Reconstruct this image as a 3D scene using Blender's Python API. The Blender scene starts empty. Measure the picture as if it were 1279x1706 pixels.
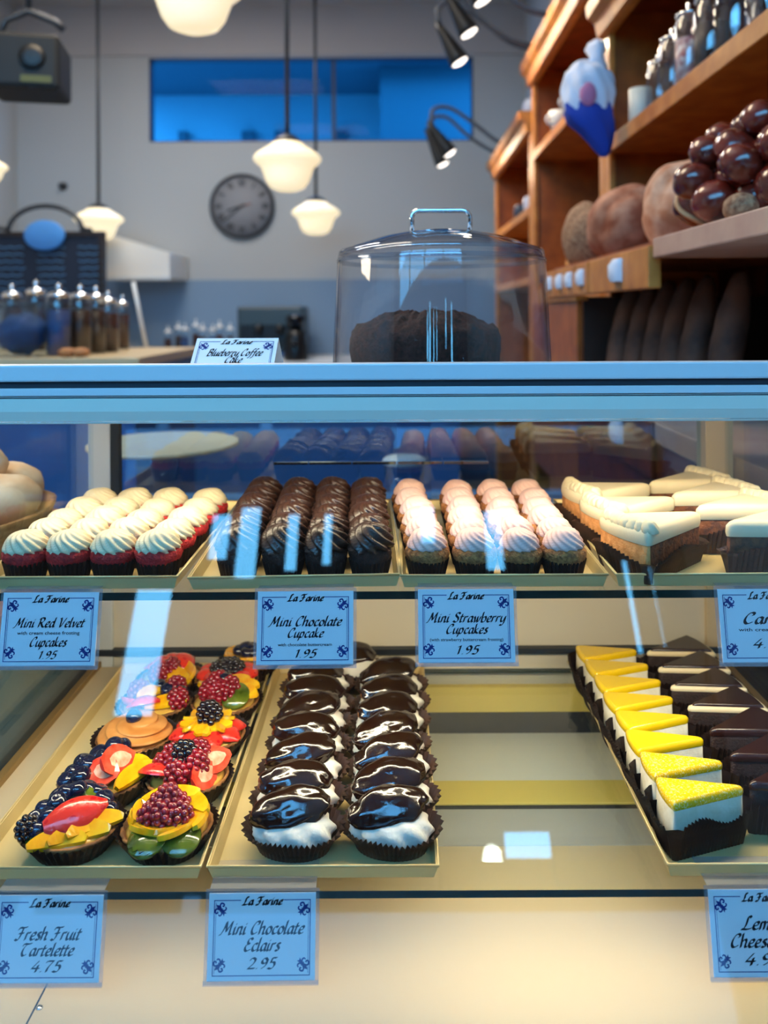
import bpy, math, random
from math import sin, cos, pi, sqrt, radians
from mathutils import Vector, Matrix, Euler, noise

random.seed(7)
SC = bpy.context.scene
COL = SC.collection

# ------------------------------------------------------------------ camera, sky, lights, exposure
F, CX, CY, EZ = 1300.0, 660.0, 520.0, 1.35      # focal length in px, vanishing point, eye height


def P(px, py, d):
    """photo pixel at depth d -> world point"""
    return Vector(((px - CX) * d / F, d, EZ - (py - CY) * d / F))


cam_d = bpy.data.cameras.new('camera')
cam = bpy.data.objects.new('camera', cam_d)
COL.objects.link(cam)
cam_d.sensor_fit = 'AUTO'
cam_d.sensor_width = 36.0
cam_d.lens = 36.0 * F / 1706.0
cam_d.shift_x = -(CX - 639.5) / 1706.0
cam_d.shift_y = (CY - 853.0) / 1706.0
cam_d.clip_start = 0.02
cam.matrix_world = Matrix.Translation((0, 0, EZ)) @ Matrix.Rotation(radians(90), 4, 'X') @ Matrix.Rotation(radians(-0.28), 4, 'Z')
cam_d.dof.use_dof = True
cam_d.dof.focus_distance = 0.80
cam_d.dof.aperture_fstop = 3.9
SC.camera = cam

w = bpy.data.worlds.new('sky')
SC.world = w
w.use_nodes = True
nt = w.node_tree
nt.nodes.clear()
geo = nt.nodes.new('ShaderNodeTexCoord')
sep = nt.nodes.new('ShaderNodeSeparateXYZ')
ramp = nt.nodes.new('ShaderNodeValToRGB')
bg = nt.nodes.new('ShaderNodeBackground')
out = nt.nodes.new('ShaderNodeOutputWorld')
nt.links.new(geo.outputs['Generated'], sep.inputs[0])
nt.links.new(sep.outputs['Z'], ramp.inputs[0])
nt.links.new(ramp.outputs[0], bg.inputs[0])
nt.links.new(bg.outputs[0], out.inputs[0])
e = ramp.color_ramp.elements
e[0].position = 0.0
e[0].color = (0.02, 0.06, 0.12, 1)
e[1].position = 1.0
e[1].color = (0.10, 0.40, 0.74, 1)
k = e.new(0.02)
k.color = (0.115, 0.43, 0.74, 1)
bg.inputs[1].default_value = 15.0

SC.view_settings.view_transform = 'Standard'
SC.view_settings.look = 'None'
SC.view_settings.exposure = 0.0
SC.view_settings.gamma = 1.0
SC.view_settings.use_curve_mapping = False
SC.cycles.use_denoising = True
SC.cycles.transparent_max_bounces = 32
SC.cycles.max_bounces = 8
SC.cycles.diffuse_bounces = 3
SC.cycles.glossy_bounces = 4
SC.cycles.caustics_reflective = False
SC.cycles.caustics_refractive = False
SC.cycles.sample_clamp_indirect = 4.0


def area(name, loc, rot, sx, sy, power, color=(1, 1, 1), portal=False, spread=180):
    l = bpy.data.lights.new(name, 'AREA')
    l.shape = 'RECTANGLE'
    l.size, l.size_y = sx, sy
    l.energy = power
    l.color = color
    l.spread = radians(spread)
    if portal:
        l.cycles.is_portal = True
    o = bpy.data.objects.new(name, l)
    o.location = loc
    o.rotation_euler = rot
    COL.objects.link(o)
    return o


# daylight enters through the shop front behind the camera (portals only guide the sampling)
area('shopfront_portal', (-0.95, -1.38, 2.90), (radians(-90), 0, 0), 3.6, 0.9, 1, portal=True)
WARM = (1.0, 0.80, 0.55)
CASEW = (1.0, 0.84, 0.57)
# unseen fill lights added to brighten the room
area('ceiling_lamp_glow', (-1.0, 2.4, 3.86), (0, 0, 0), 1.2, 0.6, 48, WARM)
area('ceiling_lamp_glow', (-1.4, 4.4, 3.86), (0, 0, 0), 1.2, 0.6, 52, (1.0, 0.94, 0.88))
area('uplight_glow', (-1.2, 1.6, 2.9), (radians(180), 0, 0), 0.8, 0.5, 46, (1.0, 0.94, 0.86))  # added out of view to lift the ceiling brightness
area('stand_lamp_glow', (-0.74, 1.02, 1.62), (0, 0, 0), 0.2, 0.2, 4.0, WARM)  # extra light out of view, brightens the roll basket
# tubes of the display case
area('case_tube_glow', (0.018, 0.850, EZ - 0.130), (radians(22), 0, 0), 0.86, 0.022, 1.9, CASEW)
area('case_tube_glow', (0.018, 0.792, EZ - 0.300), (radians(20), 0, 0), 0.86, 0.016, 2.75, CASEW)
area('case_tube_glow', (0.018, 0.712, EZ - 0.530), (radians(8), 0, 0), 0.86, 0.010, 0.52, CASEW)


# ------------------------------------------------------------------ helpers
def lin(h):
    if isinstance(h, str):
        h = h.lstrip('#')
        c = [int(h[i:i + 2], 16) / 255 for i in (0, 2, 4)]
        return tuple(x / 12.92 if x <= 0.04045 else ((x + 0.055) / 1.055) ** 2.4 for x in c)
    return tuple(h)


MATS = {}


def mat(name, col, rough=0.5, metal=0.0, spec=0.5, coat=0.0, emit=None, estr=0.0, col2=None, nscale=30.0, bump=0.0,
        bscale=None, sss=0.0, stretch=None, contrast=(0.35, 0.65), trans=0.0, sheen=0.0, detail=4.0, voronoi=False):
    m = bpy.data.materials.new(name)
    m.use_nodes = True
    n = m.node_tree.nodes
    L = m.node_tree.links
    b = n['Principled BSDF']
    b.inputs['Base Color'].default_value = (*lin(col), 1)
    b.inputs['Roughness'].default_value = rough
    b.inputs['Metallic'].default_value = metal
    b.inputs['Specular IOR Level'].default_value = spec
    b.inputs['Coat Weight'].default_value = coat
    b.inputs['Coat Roughness'].default_value = 0.06
    b.inputs['Transmission Weight'].default_value = trans
    if sss:
        b.inputs['Subsurface Weight'].default_value = sss
        b.inputs['Subsurface Radius'].default_value = (0.006, 0.004, 0.003)
        b.inputs['Subsurface Scale'].default_value = 1.0
    if emit:
        b.inputs['Emission Color'].default_value = (*lin(emit), 1)
        b.inputs['Emission Strength'].default_value = estr
    if col2 or bump:
        tc = n.new('ShaderNodeTexCoord')
        mp = n.new('ShaderNodeMapping')
        if stretch:
            mp.inputs['Scale'].default_value = stretch
        L.new(tc.outputs['Object'], mp.inputs[0])
    if col2:
        if voronoi:
            t = n.new('ShaderNodeTexVoronoi')
            t.inputs['Scale'].default_value = nscale
            src = t.outputs['Distance']
        else:
            t = n.new('ShaderNodeTexNoise')
            t.inputs['Scale'].default_value = nscale
            t.inputs['Detail'].default_value = detail
            src = t.outputs['Fac']
        L.new(mp.outputs[0], t.inputs['Vector'])
        r = n.new('ShaderNodeValToRGB')
        r.color_ramp.elements[0].position = contrast[0]
        r.color_ramp.elements[0].color = (*lin(col), 1)
        r.color_ramp.elements[1].position = contrast[1]
        r.color_ramp.elements[1].color = (*lin(col2), 1)
        L.new(src, r.inputs[0])
        L.new(r.outputs[0], b.inputs['Base Color'])
    if bump:
        t2 = n.new('ShaderNodeTexNoise')
        t2.inputs['Scale'].default_value = bscale or nscale
        t2.inputs['Detail'].default_value = 5
        L.new(mp.outputs[0], t2.inputs['Vector'])
        bp = n.new('ShaderNodeBump')
        bp.inputs['Strength'].default_value = min(1.0, bump)
        bp.inputs['Distance'].default_value = 0.002 if bump <= 1 else 0.002 * bump
        L.new(t2.outputs['Fac'], bp.inputs['Height'])
        L.new(bp.outputs[0], b.inputs['Normal'])
    MATS[name] = m
    return m


def glass(name, tint=(1, 1, 1), f0=0.04, rough=0.0, gain=1.0, haze=0.0, hazecol=(0.8, 0.85, 0.9)):
    """clear pane: see-through plus a mirror share that grows towards grazing angles"""
    m = bpy.data.materials.new(name)
    m.use_nodes = True
    n = m.node_tree.nodes
    L = m.node_tree.links
    n.clear()
    o = n.new('ShaderNodeOutputMaterial')
    mx = n.new('ShaderNodeMixShader')
    tr = n.new('ShaderNodeBsdfTransparent')
    tr.inputs[0].default_value = (*tint, 1)
    gl = n.new('ShaderNodeBsdfGlossy')
    gl.inputs['Roughness'].default_value = rough
    lw = n.new('ShaderNodeLayerWeight')
    lw.inputs[0].default_value = 0.5
    pw = n.new('ShaderNodeMath')
    pw.operation = 'POWER'
    pw.inputs[1].default_value = 5
    ma = n.new('ShaderNodeMath')
    ma.operation = 'MULTIPLY_ADD'
    ma.inputs[1].default_value = (1 - f0) * gain
    ma.inputs[2].default_value = f0
    ma.use_clamp = True
    L.new(lw.outputs['Facing'], pw.inputs[0])
    L.new(pw.outputs[0], ma.inputs[0])
    L.new(ma.outputs[0], mx.inputs[0])
    if haze:
        df = n.new('ShaderNodeBsdfDiffuse')
        df.inputs[0].default_value = (*hazecol, 1)
        m2 = n.new('ShaderNodeMixShader')
        m2.inputs[0].default_value = haze
        L.new(tr.outputs[0], m2.inputs[1])
        L.new(df.outputs[0], m2.inputs[2])
        L.new(m2.outputs[0], mx.inputs[1])
    else:
        L.new(tr.outputs[0], mx.inputs[1])
    L.new(gl.outputs[0], mx.inputs[2])
    L.new(mx.outputs[0], o.inputs[0])
    MATS[name] = m
    return m


def wood(name, c1, c2, scale=(1, 1, 1), rough=0.45, coat=0.1):
    return mat(name, c1, rough=rough, col2=c2, nscale=14, stretch=scale, contrast=(0.3, 0.7), bump=0.15, bscale=40, coat=coat, detail=6)


class MB:
    def __init__(s):
        s.v, s.f, s.m, s.s = [], [], [], []

    def add(s, vs, fs, mi=0, smooth=False, M=None):
        o = len(s.v)
        if M is not None:
            vs = [M @ Vector(v) for v in vs]
        s.v += [tuple(v) for v in vs]
        for f in fs:
            s.f.append(tuple(i + o for i in f))
            s.m.append(mi)
            s.s.append(smooth)
        return s

    def box(s, x0, x1, y0, y1, z0, z1, mi=0, M=None):
        vs = [(x, y, z) for x in (x0, x1) for y in (y0, y1) for z in (z0, z1)]
        fs = [(0, 1, 3, 2), (4, 6, 7, 5), (0, 4, 5, 1), (2, 3, 7, 6), (0, 2, 6, 4), (1, 5, 7, 3)]
        return s.add(vs, fs, mi, False, M)

    def lathe(s, prof, n=32, mi=0, M=None, smooth=True, mod=None):
        vs, fs = [], []
        for i, (r, z) in enumerate(prof):
            for j in range(n):
                a = 2 * pi * j / n
                rr, zz = (r, z) if mod is None else mod(r, z, a, i)
                vs.append((rr * cos(a), rr * sin(a), zz))
        for i in range(len(prof) - 1):
            for j in range(n):
                k = (j + 1) % n
                fs.append((i * n + j, i * n + k, (i + 1) * n + k, (i + 1) * n + j))
        if prof[0][0] > 1e-6:
            fs.append(tuple(range(n))[::-1])
        if prof[-1][0] > 1e-6:
            b = (len(prof) - 1) * n
            fs.append(tuple(b + j for j in range(n)))
        return s.add(vs, fs, mi, smooth, M)

    def shell(s, prof, n=48, mi=0, M=None, smooth=True):
        """lathe without end caps"""
        vs, fs = [], []
        for (r, z) in prof:
            for j in range(n):
                a = 2 * pi * j / n
                vs.append((r * cos(a), r * sin(a), z))
        for i in range(len(prof) - 1):
            for j in range(n):
                k = (j + 1) % n
                fs.append((i * n + j, i * n + k, (i + 1) * n + k, (i + 1) * n + j))
        return s.add(vs, fs, mi, smooth, M)

    def blob(s, rx, ry, rz, nu=28, nv=16, amp=0.0, freq=3.0, seed=0.0, mi=0, M=None, fn=None, flat=None):
        vs, fs = [], []
        for i in range(nv + 1):
            t = -pi / 2 + pi * i / nv
            for j in range(nu):
                a = 2 * pi * j / nu
                d = Vector((cos(t) * cos(a), cos(t) * sin(a), sin(t)))
                k = 1.0
                if amp:
                    k += amp * noise.noise(d * freq + Vector((seed, seed * 1.7, seed * 0.3)))
                p = Vector((d.x * rx * k, d.y * ry * k, d.z * rz * k))
                if flat is not None and p.z < flat:
                    p.z = flat + (p.z - flat) * 0.15
                if fn:
                    p = fn(p, d)
                vs.append(p)
        for i in range(nv):
            for j in range(nu):
                k = (j + 1) % nu
                fs.append((i * nu + j, i * nu + k, (i + 1) * nu + k, (i + 1) * nu + j))
        return s.add(vs, fs, mi, True, M)

    def tube(s, path, r, n=10, mi=0, closed=False, M=None):
        pts = [Vector(p) for p in path]
        N = len(pts)
        vs, fs = [], []
        up = None
        for i in range(N):
            a = pts[(i - 1) % N] if (closed or i > 0) else pts[i]
            b = pts[(i + 1) % N] if (closed or i < N - 1) else pts[i]
            t = (b - a).normalized()
            if up is None:
                up = Vector((0, 0, 1)) if abs(t.z) < 0.9 else Vector((1, 0, 0))
            x = t.cross(up).normalized()
            up = x.cross(t).normalized()
            rr = r[i] if isinstance(r, (list, tuple)) else r
            for j in range(n):
                q = 2 * pi * j / n
                vs.append(pts[i] + x * cos(q) * rr + up * sin(q) * rr)
        for i in range(N if closed else N - 1):
            i2 = (i + 1) % N
            for j in range(n):
                k = (j + 1) % n
                fs.append((i * n + j, i * n + k, i2 * n + k, i2 * n + j))
        if not closed:
            fs.append(tuple(range(n))[::-1])
            fs.append(tuple((N - 1) * n + j for j in range(n)))
        return s.add(vs, fs, mi, True, M)

    def loops(s, rings, mi=0, smooth=True, cap0=True, cap1=True, M=None):
        """stack of closed rings with equal point counts"""
        n = len(rings[0])
        vs = [p for r in rings for p in r]
        fs = []
        for i in range(len(rings) - 1):
            for j in range(n):
                k = (j + 1) % n
                fs.append((i * n + j, i * n + k, (i + 1) * n + k, (i + 1) * n + j))
        s.add(vs, fs, mi, smooth, M)
        if cap0:
            s.add(rings[0], [tuple(range(n))[::-1]], mi, False, M)
        if cap1:
            s.add(rings[-1], [tuple(range(n))], mi, False, M)
        return s

    def mesh(s, name, mats):
        me = bpy.data.meshes.new(name)
        me.from_pydata(s.v, [], s.f)
        for m in (mats if isinstance(mats, (list, tuple)) else [mats]):
            me.materials.append(m)
        me.polygons.foreach_set('material_index', s.m)
        me.polygons.foreach_set('use_smooth', s.s)
        me.update()
        return me

    def build(s, name, mats, parent=None, loc=(0, 0, 0), rot=(0, 0, 0), bevel=0.0):
        return place(name, s.mesh(name, mats), parent, loc, rot, 1.0, bevel)


def place(name, me, parent=None, loc=(0, 0, 0), rot=(0, 0, 0), sc=1.0, bevel=0.0):
    o = bpy.data.objects.new(name, me)
    COL.objects.link(o)
    o.parent = parent
    o.location = loc
    o.rotation_euler = rot
    o.scale = (sc, sc, sc) if isinstance(sc, (int, float)) else sc
    if bevel:
        b = o.modifiers.new('bevel', 'BEVEL')
        b.width = bevel
        b.segments = 2
        b.limit_method = 'ANGLE'
    return o


def tag(o, label, cat, group=None, kind=None):
    o['label'] = label
    o['category'] = cat
    if group:
        o['group'] = group
    if kind:
        o['kind'] = kind
    return o


def thing(name, label, cat, loc=(0, 0, 0), rot=(0, 0, 0), group=None):
    o = bpy.data.objects.new(name, None)
    o.empty_display_size = 0.02
    COL.objects.link(o)
    o.location = loc
    o.rotation_euler = rot
    return tag(o, label, cat, group)


def struct(name, mb, m, label, cat, bevel=0.0):
    return tag(mb.build(name, m, bevel=bevel), label, cat, kind='structure')


KIDS = {}


def dup(root, loc, rotz, label, sc=1.0, group=None):
    r = root.copy()
    COL.objects.link(r)
    r.location = loc
    r.rotation_euler = (0, 0, rotz)
    r.scale = (sc, sc, sc)
    r['label'] = label
    if group:
        r['group'] = group

    def kids(a, b):
        for ch in list(a.children):
            c = ch.copy()
            COL.objects.link(c)
            c.parent = b
            kids(ch, c)
    kids(root, r)
    return r


def catmull(pts, per=6, closed=False):
    pts = [Vector(p) for p in pts]
    n = len(pts)
    if n == 2 and not closed:
        return [pts[0].lerp(pts[1], i / per) for i in range(per + 1)]
    res = []
    for i in range(n if closed else n - 1):
        p0 = pts[(i - 1) % n] if (closed or i > 0) else pts[0]
        p1 = pts[i]
        p2 = pts[(i + 1) % n]
        p3 = pts[(i + 2) % n] if (closed or i < n - 2) else pts[-1]
        for j in range(per):
            t = j / per
            res.append(0.5 * ((2 * p1) + (p2 - p0) * t + (2 * p0 - 5 * p1 + 4 * p2 - p3) * t * t + (3 * p1 - p0 - 3 * p2 + p3) * t ** 3))
    if not closed:
        res.append(pts[-1])
    return res


def resample(pts, n):
    """closed 2-D outline -> n even points and outward normals (outline runs counter-clockwise)"""
    pts = [Vector((p[0], p[1])) for p in pts]
    m = len(pts)
    seg = [(pts[(i + 1) % m] - pts[i]).length for i in range(m)]
    tot = sum(seg)
    res, i, acc = [], 0, 0.0
    for k in range(n):
        t = tot * k / n
        while acc + seg[i] < t:
            acc += seg[i]
            i += 1
        res.append(pts[i].lerp(pts[(i + 1) % m], (t - acc) / max(seg[i], 1e-9)))
    nor = []
    for k in range(n):
        d = res[(k + 1) % n] - res[(k - 1) % n]
        nor.append(Vector((d.y, -d.x)).normalized())
    return res, nor


def oval(rx, ry, n=48):
    return [(rx * cos(2 * pi * i / n), ry * sin(2 * pi * i / n)) for i in range(n)]


def pleated(mb, outline, levels, pleats, mi=0, jit=0.0, seed=1, wave=0.0):
    """fluted paper cup: levels = (z, outward offset, zigzag amplitude)"""
    rnd = random.Random(seed)
    n = pleats * 2
    p, nr = resample(outline, n)
    rings = []
    for li, (z, off, amp) in enumerate(levels):
        ring = []
        for k in range(n):
            o = off + (amp if k % 2 else -amp)
            q = p[k] + nr[k] * o
            zz = z
            if li == len(levels) - 1:
                zz += rnd.uniform(-jit, jit) + wave * sin(2 * pi * k / n * 3 + seed) - (0.0008 if k % 2 else 0)
            ring.append((q.x, q.y, zz))
        rings.append(ring)
    return mb.loops(rings, mi, False, True, False)

# ------------------------------------------------------------------ materials
M_WALL = mat('wall_paint', '#b6b9ba', rough=0.85)
M_FRONTWALL = mat('front_wall_paint', '#4a4644', rough=0.9)
M_CEIL = mat('ceiling_paint', '#b8b6b6', rough=0.9)
M_TILE = mat('wainscot_paint', '#7d96b0', rough=0.5)
M_FLOOR = mat('floor_tile', '#5a7494', rough=0.35, col2='#48607e', nscale=3)
M_WHITE = mat('white_paint', '#e8e6e0', rough=0.5)
M_ALU = mat('brushed_metal', '#d3dade', rough=0.42, metal=0.0, spec=0.6, coat=0.15)
M_FASCIA = mat('fascia_metal', '#d8d6c8', rough=0.45, spec=0.5)
M_ALUD = mat('dark_groove', '#1a2430', rough=0.5)
M_STEEL = mat('polished_steel', '#dfe3e8', rough=0.12, metal=1.0)
M_CHROME = mat('chrome', '#f0f2f4', rough=0.05, metal=1.0)
M_CREAM = mat('cream_laminate', '#d6bf96', rough=0.35)
M_CREAM2 = mat('cream_panel', '#d8cfba', rough=0.4)
M_DECKSHADE = mat('grey_deck', '#bdb8ab', rough=0.35)
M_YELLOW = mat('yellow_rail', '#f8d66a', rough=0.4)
M_BROWNTRIM = mat('brown_trim', '#8a6c3c', rough=0.4)
M_TRAY = mat('gold_tray', '#e8cc8c', rough=0.33, metal=0.28, coat=0.1)
M_GLASS = glass('case_glass', (0.96, 0.98, 0.99), f0=0.055)
M_GLASSBACK = glass('rear_glass', (0.74, 0.86, 0.96), f0=0.13)
M_GLASSSIDE = glass('side_glass', (0.88, 0.93, 0.96), f0=0.06)
M_SHELFGL = glass('shelf_glass', (0.96, 0.98, 0.97), f0=0.035)
M_EDGE = mat('green_glass_edge', '#0c2a26', rough=0.1, coat=0.3)
M_DOME = glass('clear_acrylic', (0.97, 0.98, 0.995), f0=0.05, gain=1.0)
M_JAR = glass('jar_glass', (0.9, 0.94, 0.96), f0=0.07)
M_SLEEVE = glass('clear_sleeve', (0.93, 0.93, 0.95), f0=0.05, rough=0.1, haze=0.12)
M_BLACK = mat('black_plastic', '#101113', rough=0.4)
M_PAPER = mat('card_paper', '#eef0f2', rough=0.8)
M_INK = mat('black_ink', '#0a0c1c', rough=0.8)
M_INKB = mat('blue_ink', '#16307e', rough=0.8)
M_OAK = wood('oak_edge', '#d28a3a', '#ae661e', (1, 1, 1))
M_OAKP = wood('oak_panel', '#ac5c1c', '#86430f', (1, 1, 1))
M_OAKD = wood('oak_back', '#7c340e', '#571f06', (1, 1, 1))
M_PINKW = wood('pale_board', '#cfa890', '#bb907c', (1, 1, 1))
M_DARKW = wood('dark_wood', '#2a1a14', '#1a100c', (1, 1, 1))
M_NAVY = mat('navy_paint', '#16324e', rough=0.5)
M_COUNTER = mat('blue_counter_paint', '#3f78b4', rough=0.4)  # navy bodies lie unlit, so their bluish lit look is put into the colour
M_OPAL = mat('opal_glass', '#fff2d4', rough=0.2, emit='#fbe6b8', estr=0.92, coat=0.2)
M_LAMP = mat('lamp_face', '#ffffff', rough=0.3, emit='#fff6ea', estr=3.0)
M_TUBE = mat('case_tube', '#ffffff', rough=0.3, emit='#ffe2a8', estr=3.0)
M_ROD = mat('dark_rod', '#34373c', rough=0.4)

# ------------------------------------------------------------------ the setting
XL, XR, YF, YB, ZC = -3.15, 1.08, -1.40, 6.50, 3.90
struct('floor', MB().box(XL - 0.1, XR + 0.1, YF - 0.1, YB + 0.1, -0.1, 0), M_FLOOR, 'dark tiled shop floor', 'floor')
struct('ceiling', MB().box(XL - 0.1, XR + 0.1, YF - 0.1, YB + 0.1, ZC, ZC + 0.1), M_CEIL, 'grey painted ceiling high above the shop', 'ceiling')
struct('wall_left', MB().box(XL - 0.1, XL, YF, YB + 0.1, 0, ZC), M_WALL, 'grey wall on the left side of the shop', 'wall')
struct('wall_right', MB().box(XR, XR + 0.1, YF, YB + 0.1, 0, ZC), M_WALL, 'grey wall behind the oak shelving', 'wall')
# far wall with an opening for the high blue window
wa, wb = P(250, 235, YB), P(790, 95, YB)
wx0, wx1, wz0, wz1 = wa.x, wb.x, wa.z, wb.z
b = MB()
b.box(XL, wx0, YB, YB + 0.1, 0, ZC)
b.box(wx1, XR, YB, YB + 0.1, 0, ZC)
b.box(wx0, wx1, YB, YB + 0.1, 0, wz0)
b.box(wx0, wx1, YB, YB + 0.1, wz1, ZC)
struct('wall_back', b, M_WALL, 'plain grey far wall with a clock', 'wall')
zt = P(0, 465, YB).z
struct('trim_1', MB().box(XL, XR, YB - 0.015, YB, 0, zt), M_TILE, 'blue grey painted lower band of the far wall', 'trim')
win = thing('window_1', 'wide blue lit window high under the ceiling', 'window', ((wx0 + wx1) / 2, YB + 0.05, (wz0 + wz1) / 2))
win['kind'] = 'structure'
hw, hh = (wx1 - wx0) / 2, (wz1 - wz0) / 2
b = MB()
for s in (-1, 1):
    b.box(s * hw - 0.015, s * hw + 0.015, -0.04, 0.04, -hh, hh)
    b.box(-hw, hw, -0.04, 0.04, s * hh - 0.012, s * hh + 0.012)
b.box(0.17, 0.20, -0.03, 0.03, -hh, hh)
b.build('window_frame', M_NAVY, win)
MB().box(-hw, hw, -0.004, 0.004, -hh, hh).build('pane', glass('blue_pane', (0.40, 0.78, 0.95), f0=0.0008, gain=.1), win)
# the building across the yard and its canopy, seen through that window
M_YARD = mat('yard_paint', '#a8c0cc', rough=0.7)
M_YARDD = mat('yard_dark_paint', '#4a6878', rough=0.7)
b = MB()
b.box(-3.4, 1.6, 8.6, 8.8, 2.0, 4.6)
b.box(-0.15, 1.6, 7.6, 8.6, 2.55, 4.6, 1)
b.box(-3.4, 1.6, 7.3, 8.6, 3.75, 3.85, 1)
for px, pw in ((300, 14), (405, 22), (460, 16), (560, 20)):
    q = P(px, 235, 8.55)
    b.box(q.x, q.x + pw * 8.55 / F, 8.5, 8.6, q.z, q.z + 0.11, 1)
tag(b.build('building_outside', [M_YARD, M_YARDD]), 'blue house front seen through the high window', 'building', kind='structure')

# soffit band along the top of the far wall
struct('trim_2', MB().box(XL, XR, YB - 0.02, YB, P(0, 92, YB).z, ZC), M_CEIL, 'grey soffit band above the high window', 'trim')

# shop front behind the camera: a transom, plus openings cut to throw reflections
G0, G1 = Vector((0, 0.806, EZ - .112)), Vector((0, 0.622, EZ - .668))       # upper and lower edge of the case's front pane
GN = Vector((0, -(G0.z - G1.z), (G0.y - G1.y))).normalized()


def seen_in_pane(px, py):
    """where the street wall shows up in the case's front pane"""
    d = Vector(((px - CX) / F, 1.0, -(py - CY) / F)).normalized()
    o = Vector((0, 0, EZ))
    q = o + d * ((G0 - o).dot(GN) / d.dot(GN))
    r = d - 2 * d.dot(GN) * GN
    k = (YF - q.y) / r.y
    return q + r * k


zt0, zt1 = 2.45, 3.60
tx0, tx1 = -2.75, 0.95
holes = [(tx0, tx1, zt0, zt1), (-1.3, 0.95, 0.40, 0.80)]
for (x0, x1, y0, y1) in ((202, 268, 975, 1190), (346, 380, 850, 930), (392, 428, 838, 962), (474, 494, 850, 950), (536, 550, 850, 940), (700, 722, 840, 905), (806, 836, 846, 950),
                         (1046, 1058, 930, 1090), (1090, 1097, 940, 1080), (288, 322, 1490, 1625), (6, 44, 1490, 1625), (836, 915, 1385, 1430)):
    a, c = seen_in_pane((x0), y1), seen_in_pane(x1, y0)
    a2 = seen_in_pane(x0, (y0 + y1) / 2), seen_in_pane(x1, (y0 + y1) / 2)
    holes.append((a2[0].x, a2[1].x, a.z, min(c.z, 2.40)))
xs = sorted({XL, XR} | {h[0] for h in holes} | {h[1] for h in holes})
zs = sorted({0.0, ZC} | {h[2] for h in holes} | {h[3] for h in holes})
b = MB()
for i in range(len(xs) - 1):
    run = None
    for k in range(len(zs) - 1):
        mx, mz = (xs[i] + xs[i + 1]) / 2, (zs[k] + zs[k + 1]) / 2
        hole = any(h[0] < mx < h[1] and h[2] < mz < h[3] for h in holes)
        if not hole and run is None:
            run = zs[k]
        if run is not None and (hole or k == len(zs) - 2):
            b.box(xs[i], xs[i + 1], YF - 0.04, YF, run, zs[k] if hole else zs[k + 1])
            run = None
struct('wall_front', b, M_FRONTWALL, 'shop front wall with small panes behind the viewer', 'wall')
b = MB()
for i in range(5):
    x = tx0 + (tx1 - tx0) * i / 4
    b.box(x - 0.02, x + 0.02, YF - 0.08, YF - 0.02, zt0, zt1)
b.box(tx0, tx1, YF - 0.052, YF - 0.048, zt0, zt1, 1)
struct('window_2', b, [M_NAVY, glass('shopfront_glass', (0.95, 0.97, 1.0), f0=0.04)], 'transom window of the shop front behind the viewer', 'window')

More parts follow.
